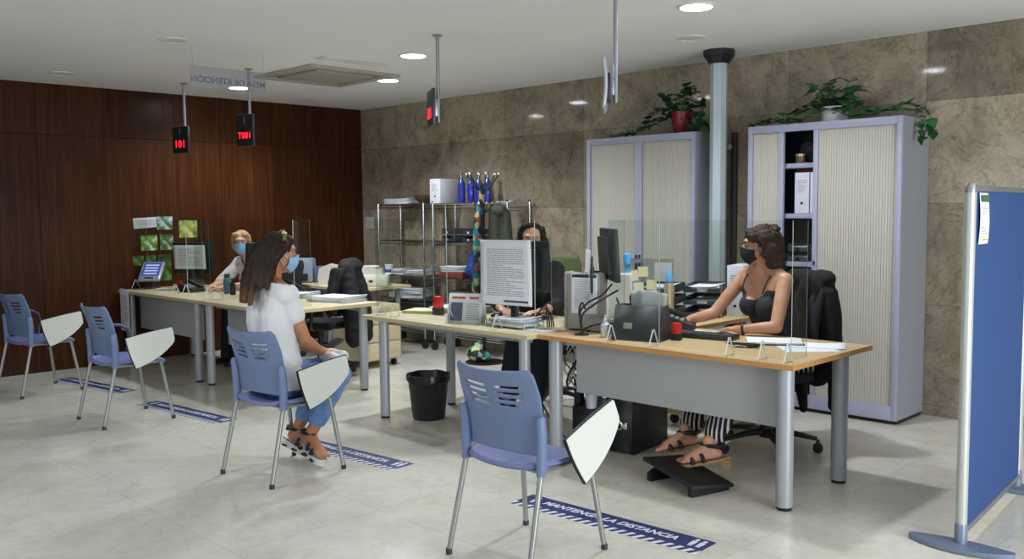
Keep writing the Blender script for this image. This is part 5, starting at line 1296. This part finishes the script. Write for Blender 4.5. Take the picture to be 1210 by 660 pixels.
lat = (V(J['shL'])-V(J['shR'])).normalized(); mid = (V(J['shL'])+V(J['shR']))/2; fw = V(J['f']).normalized()
def tank(c):
    q = (c-mid).dot(lat); w_ = (c-mid).dot(fw)
    zl = .935 + 7*q*q + (.03 if w_ < 0 else 0); zl = min(zl, 1.0)
    arm = abs(q) > .168 and c.z > .96
    return c.z < zl and not arm
M_tank = mat('black ribbed cotton', '232329', .85)
tt = blob('tank_top', torso(J, .010, .059, .95), M_tank, w1, .006, 3, keep=tank, solid=.003, disp=fold(.004, 14))
for s in (-1, 1):
    top = mid + lat*s*.100 + V((0, 0, .045)); a = MB(); a.tube([mid + lat*s*.088 + fw*.105 + V((0, 0, -.085)), mid + lat*s*.094 + fw*.072 + V((0, 0, -.005)), mid + lat*s*.098 + fw*.03 + V((0, 0, .042)), mid + lat*s*.1 - fw*.02 + V((0, 0, .050)), mid + lat*s*.095 - fw*.06 + V((0, 0, .02)), mid + lat*s*.09 - fw*.085 + V((0, 0, -.07))], .0065, 8, flat=(1, .6)); part('strap', a, M_tank, tt, world=True)
def stripe_mat():
    k = NT('black and white striped cloth'); g = k.n('TexCoord'); sp = k.n('SeparateXYZ'); k.l(g.outputs['Object'], sp.inputs[0])
    v = k.math('ADD', k.math('MULTIPLY', sp.outputs['X'], .92), k.math('MULTIPLY', sp.outputs['Y'], .35)); fr = k.math('FRACT', k.math('MULTIPLY', v, 42)); r = k.ramp(fr, [(0, '17171a'), (.62, 'd4d4d2')]); r.color_ramp.interpolation = 'CONSTANT'
    k.l(r.outputs[0], k.b.inputs['Base Color']); k.b.inputs['Roughness'].default_value = .85; return k.m
tr_ = []
for s in 'RL':
    kn, an = V(J['kn'+s]), V(J['an'+s]); tr_ += [('c', J['hip'+s], kn, .100, .078), ('c', kn, kn.lerp(an, .86), .074, .064)]
tr_ += [('c', J['hipR'], J['hipL'], .11, .11)]
blob('trousers', tr_, stripe_mat(), w1, .008, 4, disp=fold(.006, 12))
for F_ in (FR, FL): sandal(w1, F_, mat('tan cork sole', '9a7a58', .7), M_black, .014, heel_h=.045)
H1.extras(w1); H1.mask(w1, mat('black cloth mask', '1b1b1e', .85))
hp = [H1.e((0, -.028, .05), (.088, .098, .082)), H1.e((0, -.072, .0), (.098, .072, .105)), H1.e((0, .045, .088), (.072, .038, .030)), H1.e((.055, .05, .06), (.032, .03, .035)), H1.e((-.055, .05, .06), (.032, .03, .035)), H1.e((0, -.085, -.085), (.088, .055, .07))]
for s in (-1, 1): hp += [H1.e((s*.082, -.035, .03), (.035, .05, .07)), H1.e((s*.088, -.05, -.04), (.042, .05, .075)), H1.e((s*.075, -.065, -.115), (.048, .048, .05))]
rnd = random.Random(3)
for i in range(150):
    g = rnd.uniform(0, 2*PI); zz = rnd.uniform(-.15, .13); rr = .098*math.sqrt(max(.1, 1 - (max(0, zz-.03)/.11)**2))
    x, y = rr*math.cos(g)*1.05, -.045 + rr*math.sin(g)*.95
    if y > .0 and zz < .06: continue
    p0 = H1.P(x, y, zz); pv = p0; ph = rnd.uniform(0, 6)
    for q in range(5):
        nx = p0 + H1.R @ V((.009*math.cos(ph+q*1.7), .009*math.sin(ph+q*1.7), -.009*q)); hp.append(('c', pv, nx, .006, .006)); pv = nx
def hair_mat(name, c1, c2, sc=60, stretch=(1, 1, .25)):
    k = NT(name); tc = k.n('TexCoord'); mp = k.n('Mapping'); mp.inputs['Scale'].default_value = stretch; k.l(tc.outputs['Object'], mp.inputs['Vector']); n = k.n('TexNoise', Scale=sc, Detail=6, Roughness=.7); k.l(mp.outputs[0], n.inputs['Vector'])
    r = k.ramp(n.outputs['Fac'], [(.35, c1), (.65, c2)]); k.l(r.outputs[0], k.b.inputs['Base Color']); k.b.inputs['Roughness'].default_value = .72; k.b.inputs['Specular IOR Level'].default_value = .25
    bp = k.n('Bump'); bp.inputs['Strength'].default_value = .5; bp.inputs['Distance'].default_value = .004; k.l(n.outputs['Fac'], bp.inputs['Height']); k.l(bp.outputs[0], k.b.inputs['Normal']); return k.m
blob('hair', hp, hair_mat('curly brown hair', '1d1511', '523c2e', 70, (1, 1, 1)), w1, .0055, 1, disp=lambda c: .005*noise.noise(c*55) + .004*noise.noise(c*110))
cuff(w1, 'wristwatch', J, 'L', .93, M_black, .031, .009, 'black wristwatch'); cuff(w1, 'bracelet', J, 'R', .97, M_black, .029, .005, 'thin black bracelet')
# black jacket over the back of her chair
bd = -V((math.cos(W1C + PI/2), math.sin(W1C + PI/2), 0)); sd = V((-bd.y, bd.x, 0)); cb = V((6.42, -1.62, 0)) + bd*.31
t = thing('black_jacket', 'black jacket hanging over the chair back of the curly-haired worker', 'jacket', tuple(cb))
jp = [('c', cb + sd*.17 + V((0, 0, 1.06)), cb - sd*.17 + V((0, 0, 1.06)), .055, .055), ('c', cb + sd*.13 + V((0, 0, 1.03)), cb + sd*.16 + bd*.03 + V((0, 0, .50)), .07, .085), ('c', cb - sd*.13 + V((0, 0, 1.03)), cb - sd*.16 + bd*.03 + V((0, 0, .50)), .07, .085), ('c', cb + V((0, 0, 1.0)), cb + bd*.04 + V((0, 0, .46)), .075, .09),
      ('c', cb - sd*.20 + V((0, 0, .98)), cb - sd*.23 + bd*.03 + V((0, 0, .30)), .05, .055), ('c', cb + sd*.20 + V((0, 0, .98)), cb + sd*.23 + bd*.02 + V((0, 0, .36)), .05, .055), ('c', cb + sd*.12 + bd*.02 + V((0, 0, .5)), cb + sd*.10 + bd*.03 + V((0, 0, .20)), .06, .02)]
blob('shell', jp, mat('black wool', '0f0f11', .9), t, .010, 3, disp=fold(.012, 10))

# ---- visitor in a white t-shirt, seen from behind
J = dict(f=(.06, 1, 0), pel=(4.585, -3.955, .545), chest=(4.535, -3.955, .88), neck=(4.515, -3.935, 1.085), shR=(4.675, -3.935, 1.03), shL=(4.345, -3.945, 1.03), elR=(4.715, -3.85, .765), elL=(4.36, -3.84, .76),
         wrR=(4.645, -3.70, .675), wrL=(4.47, -3.66, .67), hipR=(4.68, -3.95, .54), hipL=(4.50, -3.95, .54), knR=(4.755, -3.64, .545), knL=(4.54, -3.60, .545), anR=(4.605, -3.755, .178), anL=(4.45, -3.75, .178))
H2 = Head((4.515, -3.885, 1.262), (.22, .96, -.12), 0)
sk2 = skin_mat('olive skin', 'ad7450', 'bd8762')
w2 = thing('person', 'woman in white t-shirt and blue jeans with long dark hair, seated seen from behind', 'person', (4.63, -4.0, 0))
fR, FR = foot(J['anR'], (.85, -.10), .26, True); fL, FL = foot(J['anL'], (.7, .2), .26, False)
pr = torso(J, 0, .055, .95) + limbs(J) + neck(J, H2) + H2.prims() + fR + fL
pr += hand(J['wrR'], (-.35, .85, -.1), (.3, .2, 1), True, (.5, .6, .65, .7)) + hand(J['wrL'], (.5, .75, -.05), (-.3, .2, 1), False, (.5, .6, .6, .6))
blob('body', pr, sk2, w2, .0058, 3)
ts = torso(J, .020, .055, 1.06)
for s in 'RL':
    e = V(J['sh'+s]).lerp(V(J['el'+s]), .46); ts += [('c', J['sh'+s], e, .056, .058)]
ts += [('c', V(J['pel']) + V((-.1, 0, -.02)), V(J['pel']) + V((.1, 0, -.02)), .125, .125)]
M_tee = mat('white cotton', 'e3e4e8', .9)
blob('t_shirt', ts, M_tee, w2, .0075, 3, keep=lambda c: c.z < 1.085 + .25*max(0, -(c.y+3.93)) and c.z > .50, solid=.003, disp=fold(.0045, 9))
M_jean = mat('light blue denim', '6f93c4', .9, var=.14, scale=18, bump=.1, bscale=900)
je = [('c', J['hipR'], J['hipL'], .112, .112)]
for s in 'RL':
    kn, an = V(J['kn'+s]), V(J['an'+s]); je += [('c', J['hip'+s], kn, .098, .070), ('c', kn, kn.lerp(an, .72), .068, .052), ('c', kn.lerp(an, .68), kn.lerp(an, .75), .056, .056)]
blob('jeans', je, M_jean, w2, .008, 3, keep=None, disp=fold(.007, 14))
for F_ in (FR, FL): sandal(w2, F_, mat('white rubber sole', 'dfe2e2', .5), M_black, .050, True)
H2.extras(w2); H2.mask(w2, mat('pale blue surgical mask', '8fbbe0', .8), M_white)
hp = [H2.e((0, -.022, .045), (.083, .099, .080)), H2.e((0, -.075, .0), (.085, .055, .095)), H2.e((0, .035, .078), (.066, .05, .036))]
rnd = random.Random(12)
for i in range(60):
    a0 = rnd.uniform(-1, 1); x = .085*a0; y = -.115*math.sqrt(max(0, 1-a0*a0*.75)) + rnd.uniform(0, .03)
    if abs(a0) > .72: y = rnd.uniform(-.06, .015)
    L = rnd.uniform(.20, .36) if abs(a0) < .75 else rnd.uniform(.16, .26)
    pv = H2.P(x*.95, y*.9, .05); sw = rnd.uniform(-.02, .03)
    for q in range(1, 7):
        k = q/6; nx = H2.P(x*(1+.15*k) + sw*k + .012*math.sin(k*7+i), y - .055*math.sin(k*PI*.6) - .02*k, .05 - L*k); hp.append(('c', pv, nx, .026 - .007*k, .026 - .011*k)); pv = nx
k = NT('brown hair with fair ends'); tc = k.n('TexCoord'); sp = k.n('SeparateXYZ'); k.l(tc.outputs['Object'], sp.inputs[0]); mp = k.n('Mapping'); mp.inputs['Scale'].default_value = (1, 1, .12); k.l(tc.outputs['Object'], mp.inputs['Vector'])
n = k.n('TexNoise', Scale=70, Detail=6); k.l(mp.outputs[0], n.inputs['Vector']); hz = k.math('ADD', sp.outputs['Z'], k.math('MULTIPLY', n.outputs['Fac'], .06)); r = k.ramp(hz, [(.0, '9c7a52'), (.98/1.4*1.0, '8a6845'), (.79, '44311f'), (.88, '2a1e16')])
mr = k.n('MapRange'); mr.inputs['From Min'].default_value = 0; mr.inputs['From Max'].default_value = 1.4; k.l(hz, mr.inputs['Value']); k.l(mr.outputs[0], r.inputs['Fac']); rr = k.ramp(n.outputs['Fac'], [(.35, '9a9088'), (.65, 'ffffff')])
k.l(k.mix(.8, r.outputs[0], rr.outputs[0], 'MULTIPLY'), k.b.inputs['Base Color']); k.b.inputs['Roughness'].default_value = .62; k.b.inputs['Specular IOR Level'].default_value = .3
blob('hair', hp, k.m, w2, .006, 6, disp=lambda c: .004*noise.noise(V((c.x*60, c.y*60, c.z*9))) + .0025*noise.noise(V((c.x*150, c.y*150, c.z*18))))
a = MB(); a.tube([H2.P(.088*math.sin(g), -.005 + .012*math.cos(g*1), .045 + .088*math.cos(g)) for g in [-1.25 + 2.5*i/16 for i in range(17)]], [.011 + .004*math.sin(i*1.7) for i in range(17)], 8, flat=(1.3, .6)); part('headband', a, patch_mat('floral headband', ['c9c07a', '5f7a3a', '8a3030', 'd9d0a0', '3a5a34'], 40), w2, world=True, label='floral headband')
t = thing('smartphone', 'dark smartphone in the hands of the seated visitor', 'phone', (4.56, -3.55, .695))
a = MB(); a.box((0, 0, 0), (.07, .14, .009), rot=Euler((.35, .1, .25)), bev=.003); ph = part('case', a, M_black, t)
a = MB(); a.box((0, 0, .0052), (.062, .128, .001)); a.xf(Euler((.35, .1, .25)).to_matrix().to_4x4()); part('screen', a, mat('phone glass', '15181f', .1), ph)
t = thing('white_handbag', 'soft white bag resting on the knees of the seated visitor', 'bag', (4.70, -3.53, .60))
blob('bag', [('c', V((4.60, -3.60, .645)), V((4.72, -3.59, .64)), .034, .034), ('c', V((4.62, -3.66, .645)), V((4.73, -3.66, .635)), .03, .03)], mat('white soft leather', 'dcdde0', .55), t, .008, 3, disp=fold(.006, 16))

# ---- black-haired worker hidden behind the hanging sheet
f3 = (.50, -.87, 0)
J = dict(f=f3, pel=(4.56, -1.63, .56), chest=(4.53, -1.70, .90), neck=(4.505, -1.71, 1.10), shR=(4.365, -1.80, 1.05), shL=(4.665, -1.63, 1.05), elR=(4.42, -2.02, .82), elL=(4.86, -1.82, .82), wrR=(4.62, -2.16, .795), wrL=(4.93, -2.06, .795),
         hipR=(4.48, -1.68, .55), hipL=(4.64, -1.59, .55), knR=(4.66, -2.06, .57), knL=(4.86, -1.98, .57), anR=(4.62, -2.12, .10), anL=(4.86, -2.10, .10))
H3 = Head((4.515, -1.735, 1.272), (.66, -.74, -.05), 0)
w3 = thing('person', 'black-haired woman in dark clothes mostly hidden behind the hanging sheet and monitor', 'person', (4.56, -1.63, 0))
pr = torso(J, 0, .055) + limbs(J) + neck(J, H3) + H3.prims() + hand(J['wrR'], (.75, -.3, -.03), (0, 0, 1), True) + hand(J['wrL'], (-.35, -.7, -.03), (0, 0, 1), False)
blob('body', pr, skin_mat('fair skin', 'b88a70', 'c69a80'), w3, .006, 3)
sw = torso(J, .014, .055, 1.05) + [q for s in 'RL' for q in (('c', J['sh'+s], J['el'+s], .062, .052), ('c', J['el'+s], V(J['el'+s]).lerp(V(J['wr'+s]), .5), .052, .045))]
blob('sweater', sw, mat('black knit', '17171a', .9), w3, .008, 3, keep=lambda c: c.z < 1.115, solid=.003, disp=fold(.006, 12))
tr_ = [('c', J['hipR'], J['hipL'], .112, .112)]
for s in 'RL': tr_ += [('c', J['hip'+s], J['kn'+s], .100, .078), ('c', J['kn'+s], J['an'+s], .076, .068)]
blob('trousers', tr_, mat('dark navy trousers', '1c2530', .85), w3, .009, 3, disp=fold(.006, 12))
for s in 'RL':
    an = V(J['an'+s]); a = MB(); a.tube([an + V((-.02, .03, -.05)), an + V((.02, -.06, -.055)), an + V((.06, -.15, -.066))], [.042, .042, .03], 12, flat=(1, .8)); part('shoe', a, M_black, w3, world=True)
H3.extras(w3, '2a1c14', '1a1310'); H3.mask(w3, mat('pale mask', 'c3ccd6', .8))
hp = [H3.e((0, -.040, .055), (.088, .092, .078)), H3.e((0, -.07, -.03), (.10, .06, .12)), H3.e((.03, .015, .112), (.05, .045, .022))]
for s in (-1, 1): hp += [H3.e((s*.084, -.02, .035), (.026, .05, .07)), H3.e((s*.098, -.04, -.06), (.036, .05, .09)), H3.e((s*.10, -.04, -.13), (.035, .045, .07))]
blob('hair', hp, hair_mat('wavy black hair', '100d0c', '2a221d', 60), w3, .007, 2, disp=lambda c: .007*noise.noise(V((c.x*40, c.y*40, c.z*22))))

# ---- blonde worker at the far left desk
J = dict(f=(.3, -.95, 0), pel=(.93, -1.84, .56), chest=(.95, -2.02, .86), neck=(.945, -2.10, 1.05), shR=(.775, -2.10, .99), shL=(1.095, -2.02, .99), elR=(.72, -2.28, .80), elL=(1.20, -2.22, .80), wrR=(.86, -2.44, .785), wrL=(1.10, -2.44, .785),
         hipR=(.84, -1.86, .55), hipL=(1.02, -1.82, .55), knR=(.88, -2.28, .57), knL=(1.08, -2.26, .57), anR=(.88, -2.32, .10), anL=(1.08, -2.32, .10))
H4 = Head((.95, -2.17, 1.205), (.80, -.60, -.1), 0)
w4 = thing('person', 'blonde woman with a blue surgical mask and white patterned blouse behind the far left desk', 'person', (.93, -1.84, 0))
pr = torso(J, 0, .055) + limbs(J) + neck(J, H4) + H4.prims() + hand(J['wrR'], (.4, -.6, -.05), (0, 0, 1), True) + hand(J['wrL'], (-.3, -.7, -.05), (0, 0, 1), False)
blob('body', pr, skin_mat('light skin', 'b98a6e', 'c89b80'), w4, .0065, 3)
bl = torso(J, .016, .055, 1.08) + [q for s in 'RL' for q in (('c', J['sh'+s], J['el'+s], .064, .058),)]
kx = NT('white blouse with small pattern'); tc = kx.n('TexCoord'); v = kx.n('TexVoronoi', Scale=38); kx.l(tc.outputs['Object'], v.inputs['Vector']); r = kx.ramp(v.outputs['Distance'], [(.0, '8d7f8e'), (.22, 'd9d6da')]); r.color_ramp.interpolation = 'CONSTANT'; kx.l(r.outputs[0], kx.b.inputs['Base Color']); kx.b.inputs['Roughness'].default_value = .85
fv = V(J['f']).normalized(); nk = V(J['neck'])
def vneck(c):
    q = c - nk; lt = abs(q.dot(V((.95, .3, 0)))); return c.z < nk.z + .01 - (max(0, .10 - lt*1.6) if q.dot(fv) > .03 else 0)
blob('blouse', bl, kx.m, w4, .0075, 3, keep=vneck, solid=.003, disp=fold(.007, 12))
tr_ = [('c', J['hipR'], J['hipL'], .112, .112)]
for s in 'RL': tr_ += [('c', J['hip'+s], J['kn'+s], .100, .078), ('c', J['kn'+s], J['an'+s], .076, .068)]
blob('trousers', tr_, mat('dark trousers', '1f2024', .85), w4, .01, 3)
for s in 'RL':
    an = V(J['an'+s]); a = MB(); a.tube([an + V((0, .04, -.05)), an + V((.01, -.05, -.055)), an + V((.02, -.14, -.066))], [.042, .042, .03], 12, flat=(1, .8)); part('shoe', a, M_black, w4, world=True)
H4.extras(w4, '4a5a6a', '7a5c3c'); H4.mask(w4, mat('blue surgical mask', '7fb4e6', .8), M_white)
hp = [H4.e((0, -.025, .045), (.081, .094, .076)), H4.e((0, -.06, -.01), (.082, .06, .09)), H4.e((.045, .04, .078), (.042, .035, .028)), H4.e((-.045, .04, .078), (.042, .035, .028)), H4.e((0, -.10, -.03), (.045, .04, .045))]
for s in (-1, 1): hp += [H4.e((s*.076, -.01, .02), (.022, .045, .055)), H4.e((s*.076, -.035, -.04), (.024, .035, .05))]
blob('hair', hp, hair_mat('dark blonde hair', '8a6a44', 'c2a071', 60), w4, .007, 2, disp=lambda c: .004*noise.noise(V((c.x*70, c.y*70, c.z*18))))
